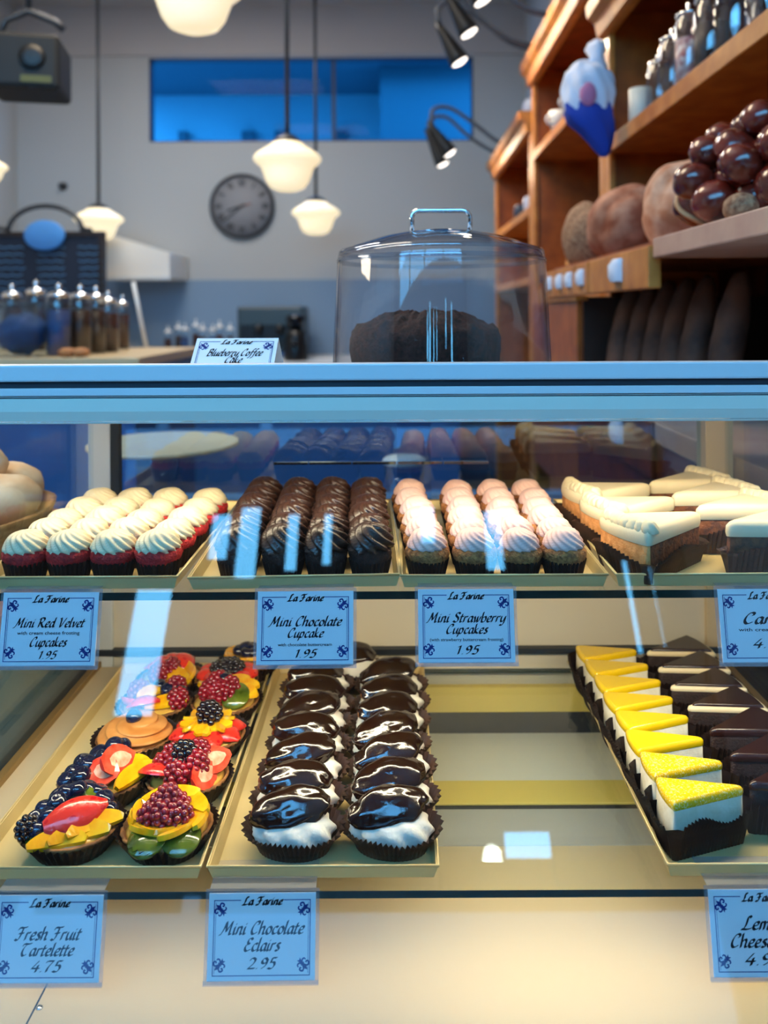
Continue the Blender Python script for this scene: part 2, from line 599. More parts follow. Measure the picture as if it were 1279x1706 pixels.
# ------------------------------------------------------------------ lettering: a broad nib hand
G = {
    'a': (.46, [[(.37, .42), (.25, .5), (.09, .36), (.05, .12), (.15, 0), (.29, .14), (.38, .44)], [(.38, .46), (.34, .12), (.38, 0), (.46, .08)]]),
    'b': (.44, [[(.10, .85), (.05, .12), (.14, 0), (.31, .07), (.38, .3), (.29, .48), (.09, .34)]]),
    'c': (.38, [[(.35, .42), (.25, .5), (.09, .36), (.05, .13), (.17, 0), (.36, .1)]]),
    'd': (.48, [[(.37, .42), (.25, .5), (.09, .36), (.05, .12), (.15, 0), (.29, .14), (.40, .5)], [(.42, .86), (.36, .12), (.40, 0), (.48, .08)]]),
    'e': (.38, [[(.07, .22), (.27, .28), (.34, .41), (.24, .5), (.09, .36), (.05, .13), (.17, 0), (.36, .1)]]),
    'f': (.34, [[(.42, .8), (.32, .86), (.22, .68), (.14, 0), (.06, -.22), (-.05, -.22)], [(.05, .46), (.36, .48)]]),
    'g': (.46, [[(.37, .42), (.25, .5), (.09, .36), (.05, .12), (.15, 0), (.29, .14), (.38, .44)], [(.40, .48), (.34, -.1), (.22, -.25), (.04, -.2)]]),
    'h': (.46, [[(.10, .86), (.04, 0)], [(.07, .3), (.24, .5), (.34, .4), (.30, .1), (.36, 0), (.44, .07)]]),
    'i': (.22, [[(.08, .49), (.05, .1), (.10, 0), (.20, .09)], [(.12, .64), (.14, .69)]]),
    'k': (.42, [[(.10, .86), (.04, 0)], [(.34, .48), (.10, .24), (.28, .03), (.40, .07)]]),
    'l': (.22, [[(.12, .86), (.05, .12), (.10, 0), (.20, .09)]]),
    'm': (.64, [[(.09, .49), (.03, 0)], [(.06, .3), (.2, .5), (.28, .4), (.24, 0)], [(.27, .3), (.42, .5), (.51, .4), (.47, .1), (.52, 0), (.6, .07)]]),
    'n': (.46, [[(.09, .49), (.03, 0)], [(.06, .3), (.22, .5), (.33, .4), (.29, .1), (.35, 0), (.43, .07)]]),
    'o': (.43, [[(.24, .5), (.09, .38), (.05, .14), (.17, 0), (.33, .1), (.38, .34), (.25, .5)]]),
    'p': (.46, [[(.10, .49), (-.02, -.28)], [(.07, .32), (.24, .5), (.37, .36), (.31, .08), (.17, 0), (.05, .1)]]),
    'r': (.34, [[(.09, .49), (.03, 0)], [(.06, .28), (.18, .47), (.32, .46)]]),
    's': (.34, [[(.31, .44), (.2, .5), (.10, .4), (.22, .24), (.28, .1), (.16, 0), (.03, .06)]]),
    't': (.28, [[(.15, .7), (.06, .12), (.11, 0), (.24, .09)], [(.02, .48), (.28, .49)]]),
    'u': (.46, [[(.08, .49), (.05, .12), (.13, 0), (.27, .12), (.36, .4)], [(.38, .49), (.34, .1), (.38, 0), (.45, .08)]]),
    'v': (.40, [[(.05, .48), (.12, .36), (.14, 0), (.30, .24), (.36, .48)]]),
    'w': (.60, [[(.05, .48), (.11, .3), (.12, 0), (.27, .2), (.32, .48)], [(.31, .3), (.33, 0), (.48, .2), (.55, .48)]]),
    'y': (.44, [[(.07, .49), (.05, .14), (.13, .02), (.27, .14), (.36, .42)], [(.39, .49), (.31, -.1), (.17, -.28), (.02, -.22)]]),
    'x': (.4, [[(.05, .48), (.16, .3), (.22, .05), (.36, .04)], [(.36, .48), (.04, 0)]]),
    'M': (.82, [[(-.08, -.02), (.02, .02), (.18, .4), (.26, .82)], [(.26, .82), (.36, .18)], [(.36, .18), (.66, .84)], [(.66, .84), (.60, .1), (.66, 0), (.76, .08)]]),
    'R': (.62, [[(.14, .8), (.06, 0)], [(.0, .68), (.14, .82), (.4, .82), (.46, .62), (.32, .44), (.12, .42)], [(.2, .42), (.42, .06), (.6, .02)]]),
    'V': (.58, [[(.02, .74), (.14, .8), (.18, .5), (.2, 0), (.4, .4), (.58, .82)]]),
    'C': (.56, [[(.5, .66), (.48, .8), (.32, .82), (.12, .55), (.06, .2), (.2, 0), (.46, .14)], [(.5, .66), (.4, .62)]]),
    'S': (.5, [[(.46, .7), (.34, .83), (.16, .74), (.16, .56), (.36, .36), (.36, .12), (.18, 0), (.0, .12)]]),
    'F': (.6, [[(.06, .66), (.12, .8), (.34, .78), (.62, .84)], [(.36, .78), (.26, .2), (.12, -.02), (-.04, .06)], [(.14, .42), (.46, .44)]]),
    'T': (.62, [[(.02, .66), (.1, .8), (.36, .78), (.62, .84)], [(.3, .78), (.12, .5), (.08, .18), (.22, 0), (.42, .12)]]),
    'E': (.52, [[(.48, .72), (.36, .83), (.18, .72), (.18, .52), (.34, .46)], [(.3, .46), (.08, .36), (.05, .12), (.2, 0), (.46, .12)]]),
    'L': (.56, [[(.44, .74), (.38, .84), (.28, .78), (.2, .3), (.06, .02), (-.02, .06)], [(.06, .03), (.3, .02), (.52, .1)]]),
    'B': (.56, [[(.14, .8), (.06, 0)], [(.02, .7), (.16, .82), (.4, .8), (.42, .58), (.16, .46)], [(.16, .46), (.46, .38), (.44, .1), (.2, 0), (.04, .06)]]),
    '1': (.4, [[(.1, .66), (.28, .8)], [(.28, .8), (.2, 0)]]),
    '2': (.5, [[(.08, .62), (.2, .8), (.4, .7), (.34, .4), (.04, .02)], [(.04, .02), (.46, .04)]]),
    '4': (.52, [[(.36, .8), (.04, .26)], [(.04, .26), (.48, .26)], [(.38, .5), (.3, -.02)]]),
    '5': (.5, [[(.46, .8), (.2, .8)], [(.2, .8), (.14, .46)], [(.14, .46), (.34, .48), (.4, .24), (.24, 0), (.02, .06)]]),
    '7': (.5, [[(.08, .7), (.12, .79), (.46, .8)], [(.46, .8), (.22, .34), (.16, 0)]]),
    '9': (.5, [[(.42, .62), (.28, .8), (.1, .62), (.14, .42), (.3, .4), (.42, .62)], [(.44, .66), (.36, .24), (.12, 0)]]),
    '3': (.48, [[(.12, .72), (.28, .82), (.4, .68), (.2, .46)], [(.2, .46), (.4, .36), (.34, .08), (.16, 0), (.02, .08)]]),
    '.': (.22, [[(.06, .0), (.09, .05)]]),
    '/': (.36, [[(.36, .84), (.02, -.12)]]),
    ' ': (.28, []),
}


def write_line(mb, text, cx, base, size, width=None, nib=0.085, shear=0.26, track=0.02, y=0.0, mi=0, align='c'):
    adv = sum(G[c][0] + track for c in text) - track
    sx = size if width is None else width / adv
    x0 = cx - adv * sx / 2
    na, nb = Vector((cos(radians(42)), sin(radians(42)))) * nib / 2, Vector((-sin(radians(42)), cos(radians(42)))) * nib * 0.17
    x = 0.0
    for c in text:
        a, strokes = G[c]
        for st in strokes:
            pts = catmull([(p[0], p[1], 0) for p in st], 5)
            pts = [Vector((p.x + x, p.y)) for p in pts]
            for nv in (na, nb):
                vs, fs = [], []
                for p in pts:
                    for q in (p - nv, p + nv):
                        vs.append((x0 + q.x * sx + q.y * size * shear, y, base + q.y * size))
                for i in range(len(pts) - 1):
                    fs.append((2 * i, 2 * i + 1, 2 * i + 3, 2 * i + 2))
                mb.add(vs, fs, mi)
        x += a + track


def sans_line(mb, text, cx, base, size, width=None, y=0.0, mi=0):
    cu = bpy.data.curves.new('tmp', 'FONT')
    cu.body = text
    cu.size = size
    cu.align_x = 'CENTER'
    cu.resolution_u = 3
    cu.offset = 0.012 * size
    o = bpy.data.objects.new('tmp', cu)
    COL.objects.link(o)
    dg = bpy.context.evaluated_depsgraph_get()
    me = bpy.data.meshes.new_from_object(o.evaluated_get(dg))
    xs = [v.co.x for v in me.vertices]
    k = 1.0 if width is None else width / (max(xs) - min(xs))
    mb.add([(cx + v.co.x * k, y, base + v.co.y) for v in me.vertices], [tuple(p.vertices) for p in me.polygons], mi)
    bpy.data.objects.remove(o)
    bpy.data.meshes.remove(me)
    bpy.data.curves.remove(cu)


def fleur_mesh():
    mb = MB()
    # drawn upright inside a unit square, petals up, foot down
    spear = [(0, .52), (.13, .28), (.06, .02), (-.06, .02), (-.13, .28)]
    mb.add([(p[0], 0, p[1]) for p in spear], [(0, 1, 2, 3, 4)])
    for s in (-1, 1):
        for path, wd in ((((.05, .02), (.16, .26), (.34, .30), (.42, .12), (.30, .04), (.26, .14)), .12),
                         (((.04, -.04), (.16, -.22), (.34, -.20), (.36, -.06)), .11)):
            pts = catmull([(p[0] * s, p[1], 0) for p in path], 5)
            vs, fs = [], []
            for i, p in enumerate(pts):
                t = (pts[min(i + 1, len(pts) - 1)] - pts[max(i - 1, 0)]).normalized()
                nn = Vector((-t.y, t.x, 0)) * wd * (0.35 + 0.65 * sin(pi * (0.15 + 0.8 * i / len(pts)))) * 0.5
                for q in (p - nn, p + nn):
                    vs.append((q.x, 0, q.y))
            for i in range(len(pts) - 1):
                fs.append((2 * i, 2 * i + 1, 2 * i + 3, 2 * i + 2))
            mb.add(vs, fs)
    foot = [(-.05, -.02), (.05, -.02), (.15, -.46), (0, -.36), (-.15, -.46)]
    mb.add([(p[0], 0, p[1]) for p in foot], [(0, 1, 2, 3, 4)])
    band = [(-.16, -.05), (.16, -.05), (.16, .02), (-.16, .02)]
    mb.add([(p[0], -0.00005, p[1]) for p in band], [(0, 1, 2, 3)])
    return mb.mesh('ornament', M_INKB)


ME_FLEUR = fleur_mesh()
TW, TH = 0.0950, 0.0690


def card_face(root, lines, w=TW, h=TH, lower_ornaments=True, y=-0.0008):
    """paper, frame line, ornaments and writing on the front (-Y) of a card hanging from z = 0"""
    fr = MB()
    m, t = 0.047 * w, 0.0007
    zt_, zb = -0.075 * h, -h + 0.06 * h
    gap = 0.20 * w
    for x0, x1 in ((-w / 2 + m, -gap), (gap, w / 2 - m)):
        fr.add([(x0, y, zt_), (x1, y, zt_), (x1, y, zt_ - t), (x0, y, zt_ - t)], [(0, 1, 2, 3)])
    fr.add([(-w / 2 + m, y, zb), (w / 2 - m, y, zb), (w / 2 - m, y, zb + t), (-w / 2 + m, y, zb + t)], [(0, 1, 2, 3)])
    for s in (-1, 1):
        x = s * (w / 2 - m)
        fr.add([(x, y, zt_), (x - s * t, y, zt_), (x - s * t, y, zb), (x, y, zb)], [(0, 1, 2, 3)])
        x = s * (w / 2 - m - 0.0017)
        fr.add([(x, y, zt_ - .002), (x - s * t * .5, y, zt_ - .002), (x - s * t * .5, y, zb + .002), (x, y, zb + .002)], [(0, 1, 2, 3)])
    fr.build('frame_line', M_INKB, root)
    for sx in (-1, 1):
        for sz in ((1, -1) if lower_ornaments else (1,)):
            zc = -0.19 * h if sz > 0 else -0.81 * h
            place('ornament', ME_FLEUR, root, (sx * 0.385 * w, y, zc), (0, radians(45 * sx if sz > 0 else 180 - 45 * sx), 0), 0.125 * w)
    tx = MB()
    write_line(tx, 'La Farine', 0.0, -0.135 * h, 0.085 * h * 1.3, 0.37 * w, nib=0.27, y=y, shear=0.2)
    for (text, style, base, wid, size) in lines:
        if style == 's':
            write_line(tx, text, 0.0, -base * h, size * h * 1.22, wid * w, y=y, nib=0.175)
        else:
            sans_line(tx, text, 0.0, -base * h, size * h, wid * w, y=y)
    tx.build('lettering', M_INK, root)


def price_tag(px, py, d, label, lines, tilt=-11, yaw=0.0):
    p = P(px, py, d)
    root = thing('price_tag', label, 'price tag', p, (radians(tilt), 0, radians(yaw)), 'price tags on the shelf edges')
    MB().box(-TW / 2, TW / 2, -0.0005, 0.0, -TH, 0).build('card', M_PAPER, root)
    card_face(root, lines)
    q = 0.0032
    sl = MB()
    sl.box(-TW / 2 - q, TW / 2 + q, 0.0003, 0.0009, -TH - q, 0.003)
    sl.box(-TW / 2 - q, TW / 2 + q, -0.0016, -0.0012, -TH - q, -TH + 0.001)
    # flap that lies back over the shelf
    a = radians(-tilt)
    sl.box(-TW / 2, TW / 2, 0.0, 0.036, -0.0003, 0.0003, M=Matrix.Translation((0, 0.001, 0.003)) @ Matrix.Rotation(a, 4, 'X'))
    sl.build('sleeve', M_SLEEVE, root)
    return root


# ------------------------------------------------------------------ the display case
CXL, CXR = -0.444, 0.480
H = lambda h: EZ - h
case = thing('display_case', 'glass fronted bakery display case with metal top rail', 'display case', (0, 0, 0))
b = MB()
b.box(-0.47, 0.495, 0.826, 1.22, H(.094), H(.0815))
b.build('counter_top', M_ALU, case)
b = MB()
b.box(-0.47, 0.495, 0.818, 0.838, H(.0715), H(.0536))
b.build('top_rail', M_ALU, case, bevel=0.002)
b = MB()
b.box(-0.47, 0.495, 0.823, 0.838, H(.0790), H(.0715))
b.box(-0.47, 0.495, 0.8225, 0.838, H(.0895), H(.0865))
b.build('rail_groove', M_ALUD, case)
b = MB()
b.box(-0.47, 0.495, 0.819, 0.838, H(.0865), H(.0785))
b.box(-0.47, 0.495, 0.8215, 0.838, H(.0885), H(.0872))
b.build('rail_bead', M_ALU, case, bevel=0.0015)
b = MB()
pf = [(.836, .0895), (.8215, .0895), (.8195, .1030), (.8222, .1163), (.836, .1163)]
b.loops([[(-0.47, y, H(h)) for y, h in pf], [(0.495, y, H(h)) for y, h in pf]], 0, False)
b.build('fascia', M_FASCIA, case, bevel=0.0005)
# front pane
g0, g1 = G0, G1
nrm = Vector((0, -(g0.z - g1.z), (g0.y - g1.y) * 1)).normalized() * 0.005
vs = []
for x in (CXL - 0.004, CXR + 0.004):
    for q in (g0, g1):
        for o in (Vector((0, 0, 0)), nrm):
            vs.append((x, q.y + o.y, q.z + o.z))
b = MB()
b.add(vs, [(0, 1, 3, 2), (4, 6, 7, 5), (0, 4, 5, 1), (2, 3, 7, 6), (0, 2, 6, 4), (1, 5, 7, 3)])
b.build('front_pane', M_GLASS, case)
# upper and lower glass shelf with dark green edges
for nm, y0, h0, h1 in (('upper_shelf', 0.780, .2790, .2870), ('lower_shelf', 0.700, .5190, .5258)):
    b = MB()
    b.box(CXL + 0.004, CXR - 0.004, y0, 1.135, H(h1), H(h0))
    b.m = [0, 0, 1, 1, 0, 0]
    b.build('shelf', [M_SHELFGL, M_EDGE], case)
for x in (CXL + 0.012, CXR - 0.012):
    MB().box(x - 0.006, x + 0.006, 0.80, 1.13, H(.300), H(.287)).build('shelf_bracket', M_STEEL, case)
    MB().box(x - 0.006, x + 0.006, 0.72, 1.13, H(.541), H(.526)).build('shelf_bracket', M_STEEL, case)
# deck under the lower shelf
b = MB()
b.box(CXL, CXR, 0.63, 1.17, H(.66), H(.62))
b.build('deck', M_CREAM, case)
b = MB()
b.box(CXL, CXR, 0.905, 0.970, H(.62), H(.6185))
b.build('deck_strip', M_DECKSHADE, case)  # grey colour stands in for shading across the deck
MB().box(CXL + .002, CXR - .002, 0.978, 1.145, H(.62), H(.6185)).build('rear_deck_panel', mat('pale_laminate', '#f4ead2', rough=.35), case)  # paler copy of the deck, its rear brightness put into the colour
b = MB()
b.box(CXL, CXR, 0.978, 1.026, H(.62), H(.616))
b.build('deck_rail', M_YELLOW, case, bevel=0.001)  # yellow band painted in for the reflection of a light strip
b = MB()
b.box(CXL, CXR, 0.9700, 0.9780, H(.62), H(.6188))
b.box(-0.3265, -0.3250, 0.632, 0.76, H(.62), H(.6196))
b.build('deck_groove', M_ALUD, case)
q = P(75, 1677, 0.697)
b = MB()
b.lathe([(0.0, 0.0016), (0.0022, 0.0012), (0.0030, 0)][::-1], 16, M=Matrix.Translation((q.x - 0.008, 0.697, H(.62))))
b.build('screw', M_STEEL, case)
# back of the lower compartment
b = MB()
b.box(CXL, CXR, 1.150, 1.170, H(.549), H(.300))
b.build('rear_panel', M_CREAM2, case)
b = MB()
b.box(CXL, CXR, 1.140, 1.150, H(.585), H(.549))
b.build('rear_rail', M_YELLOW, case)  # second yellow band, a light reflection built as a coloured strip
b = MB()
b.box(CXL, CXR, 1.145, 1.160, H(.62), H(.585))
b.box(CXL, CXR, 1.138, 1.150, H(.500), H(.492))
b.build('door_track', M_ALUD, case)
b = MB()
b.box(CXL, CXR, 1.120, 1.165, H(.300), H(.284))
b.build('rear_rail', M_ALU, case)
# upper rear sliding doors
b = MB()
b.box(CXL, 0.05, 1.150, 1.154, H(.284), H(.094))
b.build('rear_door', M_GLASSBACK, case)
b = MB()
b.box(0.0, CXR, 1.160, 1.164, H(.284), H(.094))
b.build('rear_door', M_GLASSBACK, case)
b = MB()
for a, c in ((455, 512), (514, 584), (586, 658), (662, 735), (738, 812)):
    qa, qc = P(a, 771, 1.147), P(c, 771, 1.147)
    b.box(qa.x, qc.x, 1.144, 1.1498, qa.z - 0.0016, qa.z + 0.0018)
b.build('door_pull_strip', M_CHROME, case)  # bright line modelled in place of a lamp's reflection in the glass
# posts
for x0, x1, m in ((-0.452, -0.418, M_ALU), (0.452, 0.492, M_CREAM)):
    b = MB()
    b.box(x0, x1, 1.142, 1.178, H(.66), H(.094))
    b.build('corner_post', m, case, bevel=0.001)
b = MB()
b.box(-0.4185, -0.406, 1.139, 1.152, H(.30), H(.094))
b.build('door_jamb', M_ALUD, case)
# glass ends with a brown foot rail
for s, x in ((-1, CXL), (1, CXR)):
    b = MB()
    vs = [(x, 0.802, H(.112)), (x, 0.626, H(.655)), (x, 1.15, H(.655)), (x, 1.15, H(.094)), (x, 0.81, H(.094))]
    vs2 = [(x + s * 0.004, v[1], v[2]) for v in vs]
    b.add(vs + vs2, [(0, 1, 2, 3, 4), (9, 8, 7, 6, 5)] + [(i, (i + 1) % 5, 5 + (i + 1) % 5, 5 + i) for i in range(5)])
    b.build('end_pane', M_GLASSSIDE, case)
    b = MB()
    b.box(min(x, x - s * 0.010), max(x, x - s * 0.010), 0.69, 1.145, H(.519), H(.509))
    b.build('foot_rail', M_BROWNTRIM, case, bevel=0.001)
    b = MB()
    xa, xb = sorted((x - s * 0.010, x - s * 0.040))
    b.box(xa, xb, 0.702, 1.14, H(.519), H(.5165))
    b.build('side_ledge', M_CREAM, case)
# tubes behind the fascia and under the upper shelf
b = MB()
Mx = Matrix.Rotation(radians(90), 4, 'Y')
b.lathe([(0.006, -0.43), (0.006, 0.43)], 16, M=Matrix.Translation((0.018, 0.846, H(.108))) @ Mx)
b.build('light_tube', M_TUBE, case)
b = MB()
b.box(CXL, CXR, 0.622, 1.19, 0.0, H(.66))
b.build('base_cabinet', M_CREAM, case)


# trays
def tray(xa, xb, y0, y1, z, label, yaw=0.0, h=0.0135):
    cx, cy = (xa + xb) / 2, (y0 + y1) / 2
    t = thing('tray', label, 'tray', (cx, cy, z), (0, 0, radians(yaw)), 'gold trays')
    w2, d2 = (xb - xa) / 2, (y1 - y0) / 2
    b = MB()
    fl = 0.004
    o = [(-w2 + fl, -d2 + fl), (w2 - fl, -d2 + fl), (w2 - fl, d2 - fl), (-w2 + fl, d2 - fl)]
    tp = [(-w2, -d2), (w2, -d2), (w2, d2), (-w2, d2)]
    k = 0.0022
    inn = [(-w2 + k, -d2 + k), (w2 - k, -d2 + k), (w2 - k, d2 - k), (-w2 + k, d2 - k)]
    ino = [(-w2 + fl + k, -d2 + fl + k), (w2 - fl - k, -d2 + fl + k), (w2 - fl - k, d2 - fl - k), (-w2 + fl + k, d2 - fl - k)]
    b.loops([[(x, y, 0.0002) for x, y in o], [(x, y, h) for x, y in tp], [(x, y, h) for x, y in inn], [(x, y, 0.0022) for x, y in ino]], 0, False)
    b.build('pan', M_TRAY, t)
    r = MB()
    r.tube([(x, y, h) for x, y in tp], 0.0013, 6, closed=True)
    r.build('rolled_rim', M_TRAY, t)
    return t


ZU, ZL = H(.2788), H(.5188)
tray(-0.425, -0.222, 0.786, 1.10, ZU, 'gold tray under the red velvet cupcakes', 0)
tray(-0.216, -0.003, 0.786, 1.10, ZU, 'gold tray under the chocolate frosted cupcakes', 2.2)
tray(0.003, 0.212, 0.786, 1.10, ZU, 'gold tray under the pink frosted cupcakes', 0)
tray(0.220, 0.462, 0.786, 1.10, ZU, 'gold tray under the cream topped cake slices', 0)
tray(-0.396, -0.181, 0.712, 1.125, ZL, 'gold tray full of fruit tartlets', 0)
tray(-0.175, 0.036, 0.712, 1.125, ZL, 'gold tray under the two rows of chocolate eclairs', 0)
tray(0.245, 0.462, 0.712, 1.125, ZL, 'gold tray under the lemon and chocolate cake wedges', 0)

# price tags
U, Lw = 0.779, 0.699
price_tag(84, 984, U, 'price tag reading Mini Red Velvet Cupcakes 1.95', [
    ('Mini Red Velvet', 's', .475, .72, .125), ('with cream cheese frosting', 'n', .575, .65, .066), ('Cupcakes', 's', .735, .38, .125), ('1.95', 's', .90, .19, .105)])
price_tag(507, 984, U, 'price tag reading Mini Chocolate Cupcake 1.95', [
    ('Mini Chocolate', 's', .475, .745, .13), ('Cupcake', 's', .63, .37, .125), ('with chocolate buttercream', 'n', .745, .56, .058), ('1.95', 's', .90, .23, .11)], yaw=0.6)
price_tag(773, 982, U, 'price tag reading Mini Strawberry Cupcakes 1.95', [
    ('Mini Strawberry', 's', .45, .81, .13), ('Cupcakes', 's', .605, .43, .125), ('(with strawberry buttercream frosting)', 'n', .705, .76, .058), ('1.95', 's', .88, .24, .115)])
price_tag(1271, 984, U, 'price tag reading Carrot below the carrot cake slices', [
    ('Carrot', 's', .475, .52, .15), ('with cream cheese', 'n', .575, .62, .062), ('4.95', 's', .80, .36, .125)])
price_tag(80, 1488, Lw, 'price tag reading Fresh Fruit Tartelette 4.75', [
    ('Fresh Fruit', 's', .51, .60, .145), ('Tartelette', 's', .69, .49, .14), ('4.75', 's', .87, .28, .125)])
price_tag(433, 1486, Lw, 'price tag reading Mini Chocolate Eclairs 2.95', [
    ('Mini Chocolate', 's', .47, .77, .145), ('Eclairs', 's', .66, .33, .145), ('2.95', 's', .86, .26, .125)], yaw=0.5)
price_tag(1262, 1484, Lw, 'price tag reading Lemon Cheesecake 4.95', [
    ('Lemon', 's', .46, .42, .15), ('Cheesecake', 's', .66, .66, .15), ('4.95/', 's', .86, .42, .135)])

# ------------------------------------------------------------------ pastry materials
M_CUPD = mat('dark_paper_cup', '#241612', rough=0.5, spec=0.3)
M_CUPB = mat('brown_paper_cup', '#4a2c1c', rough=0.6, col2='#36200f', nscale=60)
M_CUPK = mat('tan_paper_cup', '#9a6a4a', rough=0.7)
M_RED = mat('red_velvet_crumb', '#dc2a26', rough=0.7, col2='#a01418', nscale=260, bump=1.0, bscale=420)
M_CREAMF = mat('cream_frosting', '#f4deb2', rough=0.45, sss=0.15)
M_PINKF = mat('pink_frosting', '#f0c4b6', rough=0.5, sss=0.15)
M_CHOCF = mat('chocolate_frosting', '#3a2016', rough=0.36, spec=0.6, coat=0.15)
M_CHOCC = mat('chocolate_crumb', '#3a1d12', rough=0.7, col2='#1e0d08', nscale=260, bump=1.0, bscale=420)
M_GOLDC = mat('vanilla_crumb', '#c27e42', rough=0.7, col2='#7e4a22', nscale=240, bump=1.0, bscale=420)
M_GLAZE = mat('chocolate_glaze', '#1e0b07', rough=0.13, spec=0.8, coat=0.6, bump=0.35, bscale=90)
M_WHIP = mat('whipped_cream', '#f2ead8', rough=0.5, sss=0.15, bump=0.5, bscale=130)
M_CHEESE = mat('cheesecake_body', '#f0e6cc', rough=0.6, col2='#e6d8b6', nscale=90, bump=0.3, bscale=300)
M_LEMON = mat('lemon_glaze', '#f7c80c', rough=0.2, spec=0.6, coat=0.4)
M_DCAKE = mat('dark_chocolate_cake', '#2a120c', rough=0.7, col2='#160805', nscale=200, bump=0.8, bscale=350)
M_DGLAZE = mat('dark_ganache', '#2c1512', rough=0.22, coat=0.3)
M_CARROT = mat('carrot_cake_crumb', '#7a4420', rough=0.8, col2='#43200e', nscale=150, bump=1.0, bscale=260)
M_CARROTS = mat('carrot_cake_crust', '#e8a05c', rough=0.75, col2='#c47c3a', nscale=110, bump=0.9, bscale=220)
M_CRUST = mat('tart_crust', '#a06a34', rough=0.7, col2='#6f431e', nscale=120, bump=0.5, bscale=200)
M_CUSTARD = mat('custard', '#d8a848', rough=0.3, coat=0.4)
M_MANGO = mat('mango_flesh', '#f0a006', rough=0.16, coat=0.6, col2='#f8c41e', nscale=60, sss=0.1, bump=.3, bscale=140)
M_STRAW = mat('strawberry_skin', '#c4121c', rough=0.18, coat=0.6, col2='#e23426', nscale=160, voronoi=True, contrast=(0.3, 0.1), bump=0.3, bscale=300)
M_STRAWF = mat('strawberry_flesh', '#d83420', rough=0.2, coat=0.5, col2='#e86044', nscale=90)
M_STRAWC = mat('strawberry_core', '#f0906c', rough=0.2, coat=0.5, col2='#f8c8a8', nscale=120)
M_BLUEB = mat('blueberry_skin', '#0b0f26', rough=0.12, coat=0.7, col2='#1a2446', nscale=30)
M_RASP = mat('raspberry_skin', '#76081a', rough=0.12, coat=0.8, col2='#9c1428', nscale=60)
M_BLACKB = mat('blackberry_skin', '#140b16', rough=0.1, coat=0.8)
M_KIWI = mat('kiwi_flesh', '#33470d', rough=0.15, coat=0.6, col2='#6a7a20', nscale=60)
M_CARAMEL = mat('caramel_cream', '#dc9a52', rough=0.4, col2='#c67e3a', nscale=50)

ORD = ['front', 'second', 'third', 'fourth', 'fifth', 'sixth', 'seventh', 'eighth']


def row_words(r, n):
    if r == 0:
        return 'front row'
    if r == n - 1:
        return 'rearmost row'
    return '%s row from the front' % ORD[r]


def col_words(c, n):
    if c == 0:
        return 'leftmost'
    if c == n - 1:
        return 'rightmost'
    return ['', 'second from left', 'third from left', 'fourth from left'][c]


def swirl(R_, H_, N=13, twist=2.0, amp=0.10, z0=0.0, flat=0.72, seed=0, nv=16, nu=None):
    """piped star-tip rosette"""
    rnd = random.Random(seed)
    nu = nu or N * 6
    ph = rnd.uniform(0, 6)
    lean = (rnd.uniform(-.0012, .0012), rnd.uniform(-.0012, .0012))
    rings = []
    for i in range(nv + 1):
        t = i / nv
        q = t * pi / 2
        r = R_ * (cos(q) ** flat) if t < 1 else 0.0004
        z = z0 + H_ * sin(q) ** 1.15
        if t < 0.08:
            r *= 0.92
        ring = []
        for j in range(nu):
            a = 2 * pi * j / nu
            w_ = abs(sin(N * 0.5 * (a + twist * t) + ph))
            am = amp * (1 - 0.55 * t)
            rr = r * (1 + am * (w_ - 0.6))
            st = 0.05 * H_ * sin(a + 6.28 * 1.5 * t + ph) * (1 - t * .3)
            ring.append((rr * cos(a) + lean[0] * t, rr * sin(a) + lean[1] * t, z + st * sin(pi * t) + am * 0.10 * H_ * w_))
        rings.append(ring)
    mb = MB()
    mb.loops(rings, 0, True, True, True)
    return mb


def cupcake_kind(prefix, crumb, frost, cup, cat_label, R_top, R_frost, H_frost, N, twist, amp, lumps=0.05, variants=3):
    protos = []
    for v in range(variants):
        t = thing(prefix, 'x', 'cupcake', (0, 0, -5), (0, 0, 0), cat_label)
        b = MB()
        rb = R_top * 0.80
        pleated(b, oval(rb, rb), [(0.0, 0, 0.0002), (0.010, (R_top - rb) * .45, 0.0006), (0.0215, (R_top - rb), 0.0007)], 30, jit=0.0003, seed=v)
        b.build('paper_cup', cup, t)
        b = MB()

        def md(r, z, a, i, v=v):
            k = 1 + lumps * noise.noise(Vector((cos(a) * 2.2 + v * 3, sin(a) * 2.2, z * 220 + v)))
            return r * k, z + 0.0008 * noise.noise(Vector((cos(a) * 3, sin(a) * 3 + v, z * 100)))
        b.lathe([(R_top * .90, 0.016), (R_top * .97, 0.021), (R_top * 1.05, 0.0250), (R_top * 1.02, 0.0295), (R_top * .86, 0.0325), (R_top * .4, 0.0335)], 40, mod=md)
        b.build('cake', crumb, t)
        swirl(R_frost, H_frost, N, twist, amp, 0.0300, seed=v + 11).build('frosting', frost, t)
        protos.append(t)
    return protos


def cupcake_grid(protos, spots, z, nrow, ncol, fmt):
    used = set()
    rnd = random.Random(3)
    for (r, c, x, y) in spots:
        i = rnd.randrange(len(protos))
        label = fmt % (row_words(r, nrow), col_words(c, ncol))
        rot = rnd.uniform(0, 6.28)
        if i not in used:
            used.add(i)
            o = protos[i]
            o.location = (x, y, z)
            o.rotation_euler = (0, 0, rot)
            o['label'] = label
        else:
            dup(protos[i], (x, y, z), rot, label, rnd.uniform(0.97, 1.03))


rn = random.Random(5)
J = lambda a: rn.uniform(-a, a)
ZT = ZU + 0.0026
